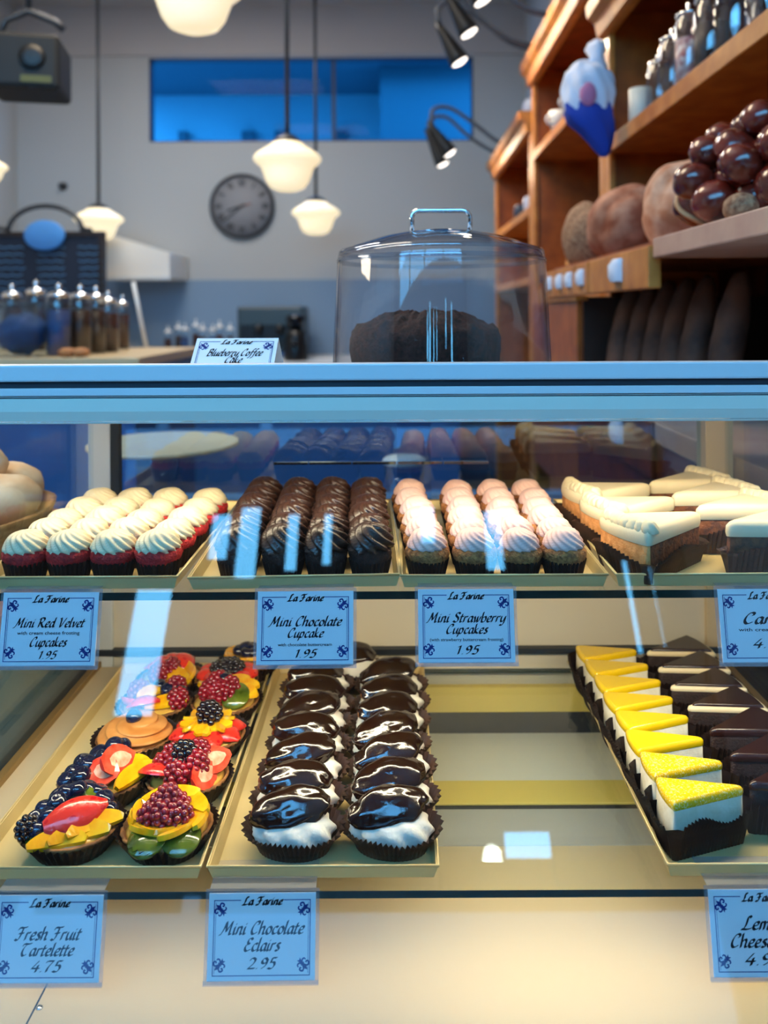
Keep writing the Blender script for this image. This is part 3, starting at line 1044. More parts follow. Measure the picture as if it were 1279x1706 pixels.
# red velvet: four files of five
pr = cupcake_kind('red_velvet_cupcake', M_RED, M_CREAMF, M_CUPD, 'red velvet cupcakes on the upper shelf', 0.0228, 0.0222, 0.0200, 13, 1.5, 0.24, 0.07)
spots = []
for r in range(5):
    for c, x in enumerate((-0.3875, -0.3425, -0.2970, -0.2475)):
        spots.append((r, c, x + J(.0015) + r * 0.0012, 0.8135 + r * 0.0478 + J(.002)))
cupcake_grid(pr, spots, ZT, 5, 4, 'red velvet mini cupcake with cream swirl, %s, %s')
# chocolate: four files of six
pr = cupcake_kind('chocolate_cupcake', M_CHOCC, M_CHOCF, M_CUPD, 'chocolate cupcakes on the upper shelf', 0.0215, 0.0222, 0.0260, 9, 2.2, 0.50)
spots = []
for r in range(6):
    for c, x in enumerate((-0.1660, -0.1180, -0.0735, -0.0280)):
        spots.append((r, c, x - r * 0.0022 + J(.001), 0.8120 + r * 0.0445 + J(.0015)))
cupcake_grid(pr, spots, ZT, 6, 4, 'chocolate mini cupcake with dark swirl, %s, %s')
# strawberry: four files of six
pr = cupcake_kind('strawberry_cupcake', M_GOLDC, M_PINKF, M_CUPD, 'pink frosted cupcakes on the upper shelf', 0.0225, 0.0205, 0.0205, 12, 2.0, 0.20)
spots = []
for r in range(6):
    for c, x in enumerate((0.0315, 0.0800, 0.1275, 0.1740)):
        spots.append((r, c, x + J(.002) - (r * 0.003 if c == 0 else 0), 0.8120 + r * 0.0465 + J(.002)))
cupcake_grid(pr, spots, ZT, 6, 4, 'mini cupcake with pale pink swirl, %s, %s')


# ------------------------------------------------------------------ wedges
def sector(Rr, ang, n=18, tip=0.06):
    """wedge outline, tip towards +X, round end at -X (counter-clockwise), centred on its middle"""
    pts = []
    for i in range(n + 1):
        a = pi - ang / 2 + ang * i / n
        pts.append((Rr * cos(a), Rr * sin(a)))
    # blunt tip
    tr = Rr * tip
    for i in range(3):
        a = -pi / 2 + pi * i / 2
        pts.append((-tr + tr * .7 * cos(a) * 0.6, tr * .35 * sin(a)))
    return [(p[0] + Rr * 0.5, p[1]) for p in pts]


def wedge_stack(mb, outline, steps, n=72, mi=0, smooth=True):
    """steps = (z, outward offset)"""
    p, nr = resample(outline, n)
    cen = sum(p, Vector((0, 0))) / n
    rings = []
    for z, o in steps:
        if o >= 0:
            rings.append([(p[k].x + nr[k].x * o, p[k].y + nr[k].y * o, z) for k in range(n)])
        else:
            f = 1 + o / 0.024
            rings.append([(cen.x + (p[k].x - cen.x) * f, cen.y + (p[k].y - cen.y) * f, z) for k in range(n)])
    mb.loops(rings, mi, smooth)


# lemon cheesecake
M_LEMONGLINT = mat('mottled_lemon_glaze', '#f7c80c', rough=0.25, spec=0.6, coat=0.4, col2='#fff0a8', nscale=520, contrast=(.52, .70), bump=.15, bscale=520)  # white speckle paints sparkles of reflected light onto the glaze


def lemon_slice(glinting=False):
    t = thing('lemon_cheesecake_slice', 'x', 'cake slice', (0, 0, -5), (0, 0, 0), 'lemon cheesecake slices on the lower shelf')
    Rr, ang = 0.083, radians(29)
    o = sector(Rr, ang)
    b = MB()
    wedge_stack(b, o, [(0.003, -0.001), (0.005, 0), (0.025, 0.0006), (0.0465, 0.0), (0.0475, -0.001)])
    b.build('cheesecake', M_CHEESE, t)
    b = MB()
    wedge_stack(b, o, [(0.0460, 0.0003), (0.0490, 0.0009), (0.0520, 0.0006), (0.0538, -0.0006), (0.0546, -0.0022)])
    b.build('lemon_topping', M_LEMON if not glinting else M_LEMONGLINT, t)
    b = MB()
    pleated(b, o, [(0.0, 0.0015, 0.0003), (0.010, 0.004, 0.0008), (0.024, 0.007, 0.0012), (0.036, 0.0105, 0.0018)], 52, jit=0.0008, wave=0.005, seed=2)
    b.build('paper_cup', M_CUPD, t)
    return t


ZLT = ZL + 0.0026
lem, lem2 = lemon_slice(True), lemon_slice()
for i in range(8):
    yy = 0.756 + i * 0.0438
    lab = ['lemon cheesecake slice at the very front of its row, mottled yellow top', 'lemon cheesecake slice with mottled top, second from the front',
           'lemon cheesecake slice third from the front of its row', 'lemon cheesecake slice fourth from the front of its row',
           'lemon cheesecake slice fourth from the rear of its row', 'lemon cheesecake slice third from the rear of its row',
           'lemon cheesecake slice second from the rear of its row', 'lemon cheesecake slice at the rear end of its row'][i]
    pos, rz = (0.2945 + J(.0015) - i * 0.0010, yy, ZLT), radians(3 + J(3))
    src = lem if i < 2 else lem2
    if i in (0, 2):
        src.location, src.rotation_euler, src['label'] = pos, (0, 0, rz), lab
    else:
        dup(src, pos, rz, lab)


# dark chocolate wedges
def choc_slice(lined):
    t = thing('chocolate_cake_slice', 'x', 'cake slice', (0, 0, -5), (0, 0, 0), 'chocolate cake slices on the lower shelf')
    Rr, ang = 0.094, radians(37)
    o = sector(Rr, ang)
    b = MB()
    wedge_stack(b, o, [(0.003, -0.001), (0.005, 0), (0.024, 0), (0.043, 0.0), (0.044, -0.001)])
    b.build('cake', M_DCAKE, t)
    if lined:
        b = MB()
        wedge_stack(b, o, [(0.0435, 0.0002), (0.0460, 0.0012), (0.0485, 0.0004), (0.0495, -0.0012)])
        b.build('cream_layer', M_CREAMF, t)
        b = MB()
        wedge_stack(b, o, [(0.0490, -0.0022), (0.0515, -0.0028), (0.0525, -0.0045)])
        b.build('ganache', M_DGLAZE, t)
    else:
        b = MB()
        wedge_stack(b, o, [(0.0425, 0.0004), (0.0470, 0.0010), (0.0495, -0.0003), (0.0505, -0.002)])
        b.build('ganache', M_DGLAZE, t)
    b = MB()
    pleated(b, o, [(0.0, 0.0015, 0.0003), (0.010, 0.004, 0.0008), (0.024, 0.008, 0.0014), (0.036, 0.011, 0.0020)], 52, jit=0.0006, wave=0.002, seed=4)
    b.build('paper_cup', M_CUPD, t)
    return t


ca, cb = choc_slice(False), choc_slice(True)
words = ['dark chocolate cake slice at the front beside the lemon slices', 'dark chocolate cake slice with plain glossy top, second in its row',
         'dark chocolate cake slice with plain glossy top, third in its row', 'chocolate cake slice edged with cream, nearest the plain ones',
         'chocolate cake slice edged with cream, third from the rear of its row', 'chocolate cake slice edged with cream, second from the rear',
         'chocolate cake slice edged with cream, at the rear end of its row']
for i in range(7):
    src = ca if i < 3 else cb
    pos = (0.3900 + J(.002) + (0 if i < 3 else -0.006), 0.782 + i * 0.0500, ZLT)
    rz = pi + radians(14 + J(3))
    if i in (0, 3):
        src.location, src.rotation_euler, src['label'] = pos, (0, 0, rz), words[i]
    else:
        dup(src, pos, rz, words[i])


# carrot cake slices
def carrot_slice():
    t = thing('carrot_cake_slice', 'x', 'cake slice', (0, 0, -5), (0, 0, 0), 'cream topped carrot cake slices')
    Rr, ang = 0.115, radians(38)
    o = sector(Rr, ang)
    b = MB()
    wedge_stack(b, o, [(0.003, -0.001), (0.005, 0), (0.020, 0.0003), (0.0385, 0.0), (0.0395, -0.001)])
    p, nr = resample(o, 72)
    # outer round side shows the pale crust
    for fi, f in enumerate(b.f):
        cxm = sum(b.v[i][0] for i in f) / len(f)
        if len(f) == 4 and cxm < -Rr * 0.42:
            b.m[fi] = 1
    b.build('cake', [M_CARROT, M_CARROTS], t)
    b = MB()
    wedge_stack(b, o, [(0.0385, 0.0006), (0.0430, 0.0018), (0.0500, 0.0012), (0.0535, -0.001), (0.0548, -0.003), (0.0554, -0.006)])
    b.build('cream_topping', M_CREAMF, t)
    b = MB()
    for i in range(8):
        a = pi - ang / 2 + ang * (i + 0.5) / 8
        c = (Rr * 0.92 * cos(a) + Rr * .5, Rr * 0.92 * sin(a), 0.050)
        s = swirl(0.0098, 0.0120, 7, 1.0, 0.25, 0, seed=i, nv=7, nu=28)
        b.add(s.v, s.f, 0, True, Matrix.Translation(c))
    b.build('piped_border', M_CREAMF, t)
    b = MB()
    pleated(b, o, [(0.0, 0.0015, 0.0003), (0.010, 0.004, 0.0008), (0.020, 0.007, 0.0013), (0.027, 0.010, 0.0018)], 56, jit=0.0006, wave=0.004, seed=6)
    b.build('paper_cup', M_CUPB, t)
    return t


cs = carrot_slice()
sp = [(0.285, 0.842, 24, 'carrot cake slice in front at the left, orange crust towards the pink cupcakes'),
      (0.280, 0.915, 20, 'carrot cake slice in the left row, behind the front one'),
      (0.274, 0.992, 16, 'carrot cake slice in the left row, furthest back'),
      (0.398, 0.836, 196, 'carrot cake slice in front at the right with smooth cream top'),
      (0.392, 0.905, 198, 'carrot cake slice in the right row, second from the front'),
      (0.386, 0.970, 200, 'carrot cake slice in the right row, third from the front'),
      (0.378, 1.036, 202, 'carrot cake slice in the right row, furthest back')]
for i, (x, y, a, lab) in enumerate(sp):
    if i == 0:
        cs.location, cs.rotation_euler, cs['label'] = (x, y, ZT), (0, 0, radians(a)), lab
    else:
        dup(cs, (x, y, ZT), radians(a), lab)


# ------------------------------------------------------------------ eclairs
def eclair(v):
    t = thing('chocolate_eclair', 'x', 'eclair', (0, 0, -5), (0, 0, 0), 'mini chocolate eclairs on the lower shelf')
    b = MB()
    pleated(b, oval(0.034, 0.020), [(0.0, 0, 0.0003), (0.008, 0.003, 0.0008), (0.017, 0.0095, 0.0015), (0.025, 0.0150, 0.0022)], 44, jit=0.0007, wave=0.0015, seed=v)
    b.build('paper_cup', M_CUPB, t)
    b = MB()

    def ripple(p, d):
        a = math.atan2(d.y, d.x)
        k = 1 + 0.085 * sin(a * 9 + d.z * 5 + v) * (1 - abs(d.z)) + 0.05 * noise.noise(d * 3 + Vector((v, 0, 0)))
        return Vector((p.x * k, p.y * k, p.z + 0.0195))
    b.blob(0.0395, 0.0255, 0.0185, 54, 16, fn=ripple)
    b.build('whipped_cream', M_WHIP, t)
    b = MB()

    def shell(p, d):
        p = p + Vector((0, 0, -0.004 * (p.x / 0.037) ** 2))
        return p
    b.blob(0.0385, 0.0190, 0.0105, 40, 20, amp=0.16, freq=2.2, seed=v * 2.3 + 1, fn=shell)
    for fi, f in enumerate(b.f):
        if sum(b.v[i][2] for i in f) / 4 < -0.005:
            b.m[fi] = 1
    b.build('glazed_top', [M_GLAZE, M_CRUST], t, (-.003 + J(.002), -0.0030, 0.0405), (radians(40 + J(7)), radians(-3 + J(7)), radians(8 + J(9))))
    return t


ecl = [eclair(v) for v in range(4)]
used = set()
spots = []
for r in range(7):
    for c, x in enumerate((-0.1040, -0.0085)):
        spots.append((x + J(.003), 0.752 + r * 0.0475 + J(.002), 'chocolate eclair, %s, %s file' % (row_words(r, 7), ['left', 'right'][c])))
spots.append((-0.066, 1.088, 'chocolate eclair lying alone behind the rearmost row'))
for i, (x, y, lab) in enumerate(spots):
    v = i % 4 if i < 4 else rn.randrange(4)
    pos, rz = (x, y, ZLT), radians(J(8))
    if v not in used:
        used.add(v)
        ecl[v].location, ecl[v].rotation_euler, ecl[v]['label'] = pos, (0, 0, rz), lab
    else:
        dup(ecl[v], pos, rz, lab)


# ------------------------------------------------------------------ fruit tartlets
def me_blueberry():
    b = MB()

    def crown(p, d):
        if d.z > 0.86:
            p = p * (1 - 1.6 * (d.z - 0.86))
        return p
    b.blob(0.0075, 0.0075, 0.0066, 20, 14, fn=crown)
    return b.mesh('blueberry', M_BLUEB)


def me_bramble(name, m, r=0.0098, h=0.0115, seed=1):
    b = MB()
    b.blob(r * .8, r * .8, h * .8, 12, 8)
    rnd = random.Random(seed)
    for k in range(6):
        t = -0.9 + 2.2 * k / 5.0
        zz = sin(t) * h * 0.82
        rr = cos(t) * r * 0.82
        n = max(1, int(round(9 * cos(t))))
        for j in range(n):
            a = 2 * pi * (j + 0.5 * (k % 2)) / n
            q = 0.0030 * rnd.uniform(.92, 1.08)
            b.blob(q, q, q, 10, 7, M=Matrix.Translation((rr * cos(a), rr * sin(a), zz)))
    return b.mesh(name, m)


def me_strawberry_half():
    b = MB()
    n, m_ = 22, 10
    L_, W_ = 0.034, 0.0135
    rings = []
    for i in range(m_ + 1):
        t = i / m_
        w_ = W_ * (sin(pi * min(1, t * 0.86 + 0.10)) ** 0.75) * (1 if t < 0.9 else 0.9)
        ring = []
        for j in range(n):
            a = pi * j / (n - 1)
            ring.append((-L_ / 2 + L_ * t, w_ * cos(a), w_ * 0.72 * sin(a)))
        rings.append(ring)
    vs = [p for r in rings for p in r]
    fs = []
    for i in range(m_):
        for j in range(n - 1):
            fs.append((i * n + j, i * n + j + 1, (i + 1) * n + j + 1, (i + 1) * n + j))
    b.add(vs, fs, 0, True)
    cut = [r[0] for r in rings] + [r[-1] for r in reversed(rings)]
    nn = len(cut)
    cc = Vector((0, 0, -0.0004))
    inn = [(p[0] * .62 + .001, p[1] * .5, -0.0005) for p in cut]
    b.add(cut + inn, [(k_, (k_ + 1) % nn, nn + (k_ + 1) % nn, nn + k_) for k_ in range(nn)], 1)
    b.add(inn, [tuple(range(nn))], 2)
    b.add(rings[0], [tuple(range(n))], 0)
    b.add(rings[-1], [tuple(range(n))], 0)
    return b.mesh('strawberry', [M_STRAW, M_STRAWF, M_STRAWC])


def me_strip(name, L_, W_, th, bend, m, curl=0.0, taper=0.6):
    """curved fruit slice lying flat: crescent plan, tapered ends"""
    b = MB()
    n = 14
    rings = []
    for i in range(n + 1):
        t = i / n
        a = (t - 0.5) * bend
        Rr = L_ / max(bend, 0.01)
        w_ = W_ * max(0.12, sin(pi * (0.04 + 0.92 * t)) ** taper)
        cxx, cyy = Rr * sin(a), Rr * (cos(a) - 1)
        nx, ny = sin(a), cos(a)
        z = curl * ((t - .5) * 2) ** 2
        o = (cxx + nx * w_ / 2, cyy + ny * w_ / 2)
        q = (cxx - nx * w_ / 2, cyy - ny * w_ / 2)
        rings.append([(o[0], o[1], z + th * .15), (o[0] * .97, o[1] - ny * w_ * .06, z + th), (q[0], q[1] + ny * w_ * .1, z + th * .75), (q[0], q[1], z)])
    b.loops(rings, 0, False)
    return b.mesh(name, m)


def me_kiwi():
    b = MB()
    b.lathe([(0.0, 0), (0.0135, 0), (0.0142, 0.0018), (0.0135, 0.0036), (0.0, 0.0038)], 28)
    return b.mesh('kiwi_slice', M_KIWI)


FR = {'blueberry': me_blueberry(), 'raspberry': me_bramble('raspberry', M_RASP, 0.0110, 0.0120), 'blackberry': me_bramble('blackberry', M_BLACKB, 0.0112, 0.0125, 4),
      'strawberry': me_strawberry_half(), 'mango_slice': me_strip('mango_slice', 0.046, 0.016, 0.0042, 0.9, M_MANGO, 0.002),
      'mango_wedge': me_strip('mango_wedge', 0.034, 0.022, 0.004, 0.6, M_MANGO, -0.003, 0.9),
      'kiwi_slice': me_kiwi()}


def tart_base(label, x, y, rz=0.0, rx=0.0445, ry=0.0385, v=0):
    t = thing('fruit_tartlet', label, 'tartlet', (x, y, ZLT), (0, 0, rz), 'fruit tartlets on the lower shelf')
    b = MB()
    pleated(b, oval(rx * .78, ry * .78), [(0, 0, .0003), (0.010, .006, .0008), (0.0225, .0138, .0016)], 42, jit=.0006, wave=.001, seed=v)
    b.build('paper_cup', M_CUPD, t)
    b = MB()
    S = Matrix.Diagonal((1, ry / rx, 1, 1))
    b.lathe([(rx * .74, 0.002), (rx * .95, 0.017), (rx * .99, 0.0205), (rx * .93, 0.0215), (rx * .88, 0.018), (0, 0.018)], 48, M=S,
            mod=lambda r, z, a, i: (r * (1 + 0.018 * sin(a * 22)), z))
    b.build('crust', M_CRUST, t)
    b = MB()
    b.lathe([(rx * .89, 0.0175), (rx * .8, 0.0205), (rx * .4, 0.0225), (0, 0.023)], 36, M=S)
    b.build('custard_filling', M_CUSTARD, t)
    return t


def fruit(t, kind, x, y, z, rx=0, ry=0, rz=0, sc=1.0):
    k = 1.18
    sc = tuple(q * k for q in sc) if isinstance(sc, tuple) else sc * k
    return place(kind, FR[kind], t, (x * 1.04, y * 1.04, z + .001), (radians(rx), radians(ry), radians(rz)), sc)


def berries(t, kind, spots, z=0.030, sc=1.0):
    for s in spots:
        fruit(t, kind, s[0], s[1], s[2] if len(s) > 2 else z, J(25), J(25), J(180), sc * rn.uniform(.92, 1.08))


CL, CR = -0.3195, -0.2245
# 1 front left: long strawberry slice, mango below, blueberries, kiwi
t = tart_base('tartlet at the front left with a long red strawberry slice over mango and blueberries', CL + .004, 0.757, v=1)
fruit(t, 'kiwi_slice', -.012, .004, .026, 28, -10, 0, 1.0)
fruit(t, 'kiwi_slice', .004, .014, .030, 40, 0, 0, .9)
fruit(t, 'mango_slice', .012, -.016, .024, 38, 0, 22, 1.05)
fruit(t, 'mango_slice', .022, -.008, .027, 36, 0, 34, 1.0)
fruit(t, 'strawberry', .006, -.008, .034, 40, -8, 28, (1.45, 1.0, .8))
berries(t, 'blueberry', [(-.030, .008, .030), (-.022, .020, .032), (-.010, .026, .034), (.002, .028, .036), (-.033, -.004, .026), (-.018, .008, .036), (-.004, .020, .041), (.014, .026, .034)], sc=1.15)
berries(t, 'blackberry', [(-.036, -.014, .025)], sc=.9)
berries(t, 'blueberry', [(-.026, -.014, .024), (-.022, -.003, .031), (-.014, .018, .039), (.022, .018, .032), (.030, .008, .028)], sc=1.1)
fruit(t, 'kiwi_slice', -.020, -.020, .021, 25, -8, 0, .9)
fruit(t, 'mango_slice', -.004, -.024, .022, 30, 0, 14, 1.0)
# 2 front right: mango fan and raspberries
t = tart_base('tartlet at the front right with a fan of mango around a raspberry cluster', CR, 0.757, v=2)
fruit(t, 'kiwi_slice', -.010, -.026, .021, 20, 0, 0, 1.1)
fruit(t, 'kiwi_slice', .020, -.024, .021, 20, 0, 0, 1.1)
for a, rr, z in ((200, .024, .026), (150, .026, .029), (95, .024, .033), (45, .027, .031), (10, .029, .028), (-40, .026, .026), (-95, .022, .025), (-140, .024, .024)):
    fruit(t, 'mango_slice', rr * cos(radians(a)), rr * .85 * sin(radians(a)), z, 14, 0, a - 90 + 12, 1.05)
berries(t, 'raspberry', [(-.008, .002, .034), (.008, .003, .034), (0, -.009, .034), (-.014, -.008, .031), (.013, -.007, .031), (0, .002, .043)], sc=1.0)
# 3 second row left: strawberries, blueberries, mango
t = tart_base('tartlet with two strawberry halves, blueberries and mango, second row on the left', CL + .006, 0.836, v=3)
fruit(t, 'strawberry', .003, -.014, .034, -140, 0, -20, .95)
fruit(t, 'strawberry', .016, -.004, .040, -135, 12, 55, 1.05)
fruit(t, 'mango_slice', .030, -.010, .027, 30, 0, 60, 1.0)
fruit(t, 'mango_wedge', .030, .004, .028, 20, 10, 10, 1.0)
fruit(t, 'kiwi_slice', -.012, -.006, .029, 30, 0, 0, .8)
berries(t, 'blueberry', [(-.030, -.006, .027), (-.026, .008, .029), (-.018, .0, .032), (-.012, .014, .034), (.002, .018, .042), (-.004, .008, .036), (-.034, -.016, .024), (.008, .026, .036), (-.020, -.014, .028)], sc=1.2)
# 4 second row right: raspberries, blackberry, strawberries
t = tart_base('tartlet with raspberries, one blackberry and strawberry pieces, second row on the right', CR - .002, 0.838, v=4)
fruit(t, 'strawberry', .026, .006, .033, -150, 0, 40, 1.0)
fruit(t, 'strawberry', .022, -.014, .029, -130, 0, 70, .95)
fruit(t, 'strawberry', -.030, -.010, .026, 30, 0, 170, 1.0)
berries(t, 'raspberry', [(-.014, -.002, .032), (-.018, .012, .032), (.008, .010, .037), (.010, -.006, .033), (-.006, -.016, .029), (-.024, .002, .029)], sc=1.1)
berries(t, 'blackberry', [(-.003, .0, .040)], sc=1.15)
# 5 third row left: caramel rosette with a blueberry
t = tart_base('tartlet with a swirled caramel cream rosette and a single blueberry', CL + .010, 0.916, v=5)
s = swirl(0.040, 0.022, 3, 7.5, 0.26, 0.019, flat=.9, seed=3, nv=40, nu=72)
s.build('caramel_rosette', M_CARAMEL, t, rot=(0, 0, 1.0))
fruit(t, 'blueberry', 0, -.002, .0430, 10, 0, 0, 1.05)
# 6 third row right: mango flower on strawberries
t = tart_base('tartlet with a mango flower on strawberries and a blackberry in the middle', CR + .000, 0.920, v=6)
for a in range(0, 360, 45):
    fruit(t, 'strawberry', .027 * cos(radians(a + 20)), .023 * sin(radians(a + 20)), .024, 0, 10, a + 20, (.85, .9, .7))
for a in range(0, 360, 60):
    fruit(t, 'mango_slice', .016 * cos(radians(a)), .014 * sin(radians(a)), .032, 16, 0, a + 90, .85)
berries(t, 'blackberry', [(0.002, 0, .042)], sc=1.2)
# 7 fourth row left
t = tart_base('tartlet with mango cubes, strawberries and blueberries behind the caramel one', CL + .010, 0.994, v=7)
fruit(t, 'strawberry', -.022, -.008, .028, -150, 0, 160, 1.0)
berries(t, 'raspberry', [(-.024, .012, .028)])
fruit(t, 'strawberry', -.008, -.020, .026, 30, 0, 200, 1.0)
fruit(t, 'mango_wedge', -.008, .002, .032, 10, 0, 30, .8)
fruit(t, 'mango_slice', .016, -.012, .026, 20, 0, 20, 1.0)
berries(t, 'blueberry', [(.012, .010, .030), (.022, .002, .029), (.028, .012, .028), (.0, .018, .032)], sc=1.1)
berries(t, 'raspberry', [(.030, -.008, .028), (.020, .020, .029)])
# 8 fourth row right: mango star, cherries, kiwi
t = tart_base('tartlet with a mango star, kiwi and glazed cherries, fourth row on the right', CR + .002, 1.000, v=8)
for a in (-10, 25, 60, 100, 150):
    fruit(t, 'mango_wedge', .022 * cos(radians(a)), .020 * sin(radians(a)), .030, 10, -8, a, 1.15)
fruit(t, 'kiwi_slice', .016, -.012, .029, 30, 0, 0, 1.1)
M_CH = FR['raspberry']
berries(t, 'raspberry', [(-.016, -.006, .034), (-.004, -.012, .033), (.006, -.004, .036), (-.008, .004, .038)], sc=1.15)
berries(t, 'blueberry', [(.0, .004, .044)], sc=1.1)
# 9 fifth row left
t = tart_base('tartlet with red strawberries and a mango edge, rear of the left file', CL + .012, 1.066, v=9)
for a in (100, 140, 180, 60):
    fruit(t, 'strawberry', .016 * cos(radians(a)), .016 * sin(radians(a)), .030, 20, 0, a, 1.1)
fruit(t, 'mango_slice', .022, -.004, .028, 30, 0, -60, 1.1)
fruit(t, 'mango_slice', .010, -.016, .028, 30, 0, -30, 1.1)
berries(t, 'raspberry', [(.0, -.004, .034), (-.014, -.014, .030)])
# 10 fifth row right
t = tart_base('tartlet with a ring of strawberries around a heap of blackberries', CR - .006, 1.056, rx=.042, ry=.033, v=10)
for a in range(0, 360, 40):
    fruit(t, 'strawberry', .028 * cos(radians(a)), .020 * sin(radians(a)), .027, 0, 0, a + 90, .8)
berries(t, 'blackberry', [(-.012, -.002, .033), (0, .002, .036), (.012, -.001, .033), (0, -.010, .032), (.006, .008, .034)], sc=.9)
# 11 rearmost right
t = tart_base('rearmost tartlet with a yellow mango ring around blueberries', CR + .012, 1.106, rx=.040, ry=.026, v=11)
for a in range(0, 360, 40):
    fruit(t, 'mango_slice', .026 * cos(radians(a)), .016 * sin(radians(a)), .031, 10, 0, a - 90, .75)
berries(t, 'blueberry', [(-.012, .0, .036), (-.004, .004, .039), (.006, .001, .039), (.014, .002, .036), (.0, -.006, .036), (.008, -.006, .036)], sc=1.1)

# ------------------------------------------------------------------ on top of the case
HT = .0815
root = thing('tent_card', 'folded white tent card reading Blueberry Coffee Cake on the case top', 'sign', (P(396, 563, .905).x, .905, EZ - .0297), (0, 0, radians(-2)))
fl = MB().box(-TW / 2, TW / 2, -0.0005, 0, -.0715, 0).build('front_flap', M_PAPER, root, rot=(radians(-45), 0, 0))
card_face(fl, [('Blueberry Coffee', 's', .40, .66, .15), ('Cake', 's', .555, .20, .15)], lower_ornaments=False)
MB().box(-TW / 2, TW / 2, 0, 0.0005, -.0715, 0).build('rear_flap', M_PAPER, root, rot=(radians(45), 0, 0))

dc = Vector((.0594, 1.035, EZ - HT))
t = thing('cake_stand', 'low round black cake plate with silver beaded rim under the dome', 'cake stand', dc)
b = MB()
b.lathe([(0.10, 0), (0.148, 0.003), (0.152, 0.006), (0.149, 0.0072), (0, 0.0068)], 64)
b.build('plate', M_BLACK, t)
b = MB()
for i in range(110):
    a = 2 * pi * i / 110
    b.blob(0.0022, 0.0022, 0.0016, 6, 4, M=Matrix.Translation((0.1535 * cos(a), 0.1535 * sin(a), 0.0066)))
b.build('beaded_rim', M_STEEL, t)
zb = 0.0076
t = thing('cake_dome', 'clear acrylic cake dome with square metal handle', 'cake dome', dc + Vector((0, 0, zb)))
b = MB()
pr_o = [(0.1445, 0.0), (0.1435, 0.004), (0.1370, 0.142), (0.1352, 0.150), (0.1310, 0.155), (0.118, 0.1600), (0.085, 0.1712), (0.05, 0.1790), (0.0, 0.1815)]
pr_i = [(r - 0.0028 if r > 0.01 else 0.0, z - (0.0024 if z > 0.145 else 0)) for r, z in pr_o][::-1]
b.shell(pr_o, 96)
b.shell(pr_i, 96)
b.shell([pr_i[-1], pr_o[0]], 96)
b.build('dome', M_DOME, t)
b = MB()
b.shell([(0.1375, 0.1385), (0.1378, 0.142), (0.1362, 0.1445)], 96)
b.shell([(0.1345, 0.1500), (0.1352, 0.1525), (0.1325, 0.1556)], 96)
b.build('shoulder_ring', glass('acrylic_edge', (0.62, 0.70, 0.82), f0=0.12), t)
b = MB()
hw_, z0, z1, rr = 0.0385, 0.1785, 0.2085, 0.010
path = [(-hw_, 0, z0), (-hw_, 0, z1 - rr)] + [(-hw_ + rr - rr * cos(a), 0, z1 - rr + rr * sin(a)) for a in (0.4, 0.8, 1.2)] + [(-hw_ + rr, 0, z1), (hw_ - rr, 0, z1)]
path += [(hw_ - rr + rr * sin(a), 0, z1 - rr + rr * cos(a)) for a in (0.4, 0.8, 1.2)] + [(hw_, 0, z1 - rr), (hw_, 0, z0)]
b.tube(path, 0.0034, 12)
b.tube([(-hw_, 0, z0 + .0015), (hw_, 0, z0 + .0015)], 0.0026, 10)
b.build('handle', M_CHROME, t)
t = thing('coffee_cake', 'dark brown crumb topped round cake under the dome', 'cake', dc + Vector((-0.021, 0.0, 0.0072)))
b = MB()


def crumb(r, z, a, i):
    k = 1 + 0.035 * noise.noise(Vector((cos(a) * 4, sin(a) * 4, z * 40))) + 0.03 * noise.noise(Vector((cos(a) * 14, sin(a) * 14, z * 160)))
    return r * k, z + (0.008 * noise.noise(Vector((cos(a) * 6 * r * 10, sin(a) * 6 * r * 10, 3.0))) + 0.007 * noise.noise(Vector((cos(a) * r * 260, sin(a) * r * 260, 7.0)))) * (1 if z > 0.045 else 0)


b.lathe([(0.092, 0), (0.097, 0.006), (0.099, 0.025), (0.099, 0.040), (0.096, 0.048), (0.090, 0.053), (0.080, 0.058), (0.068, 0.064), (0.054, 0.0695), (0.040, 0.073), (0.025, 0.073), (0.012, 0.070), (0.0, 0.069)], 130, mod=crumb)
b.build('crumb_body', mat('dark_crumb_cake', '#46261c', rough=0.85, col2='#180b08', nscale=120, bump=1.0, bscale=260), t)

# ------------------------------------------------------------------ pendant lamps
M_FIT = mat('lamp_fitter', '#2c2e32', rough=0.4)


def pendant(px, py_top, py_bot, wpx, d, label):
    x = (px - CX) * d / F
    zt_, zb_ = EZ - (py_top - CY) * d / F, EZ - (py_bot - CY) * d / F
    Rr, h = wpx * d / F / 2, zt_ - zb_
    t = thing('pendant_lamp', label, 'lamp', (x, d, ZC), (0, 0, 0), 'pendant lamps over the shop')
    z = zb_ - ZC
    b = MB()
    prof = [(0.0, 0.0), (.30, .01), (.50, .07), (.63, .20), (.71, .36), (.78, .50), (.90, .57), (1.0, .64), (1.0, .70), (.90, .78), (.70, .87), (.50, .96), (.46, 1.0)]
    b.lathe([(r * Rr, z + k * h) for r, k in prof], 40)
    b.build('globe', M_OPAL, t)
    b = MB()
    b.lathe([(Rr * .42, z + h * .97), (Rr * .44, z + h * 1.04), (Rr * .30, z + h * 1.12), (Rr * .08, z + h * 1.2)], 24)
    b.build('fitter', M_FIT, t)
    b = MB()
    b.lathe([(0.012, z + h * 1.15), (0.012, -0.03)], 12)
    b.build('rod', M_ROD, t)
    b = MB()
    b.lathe([(0.06, -0.035), (0.065, -0.001)], 24)
    b.build('canopy', M_FIT, t)


pendant(325, -62, 51, 166, 2.76, 'large opal pendant lamp nearest the viewer, cut by the top edge')
pendant(480, 238, 318, 112, 4.0, 'opal pendant lamp hanging in front of the blue window')
pendant(527, 336, 391, 80, 5.67, 'small opal pendant lamp just right of the clock')
pendant(165, 346, 398, 80, 5.67, 'opal pendant lamp beside the chalkboard menu')
pendant(-18, 262, 302, 60, 4.6, 'opal pendant lamp mostly outside the picture at the left')

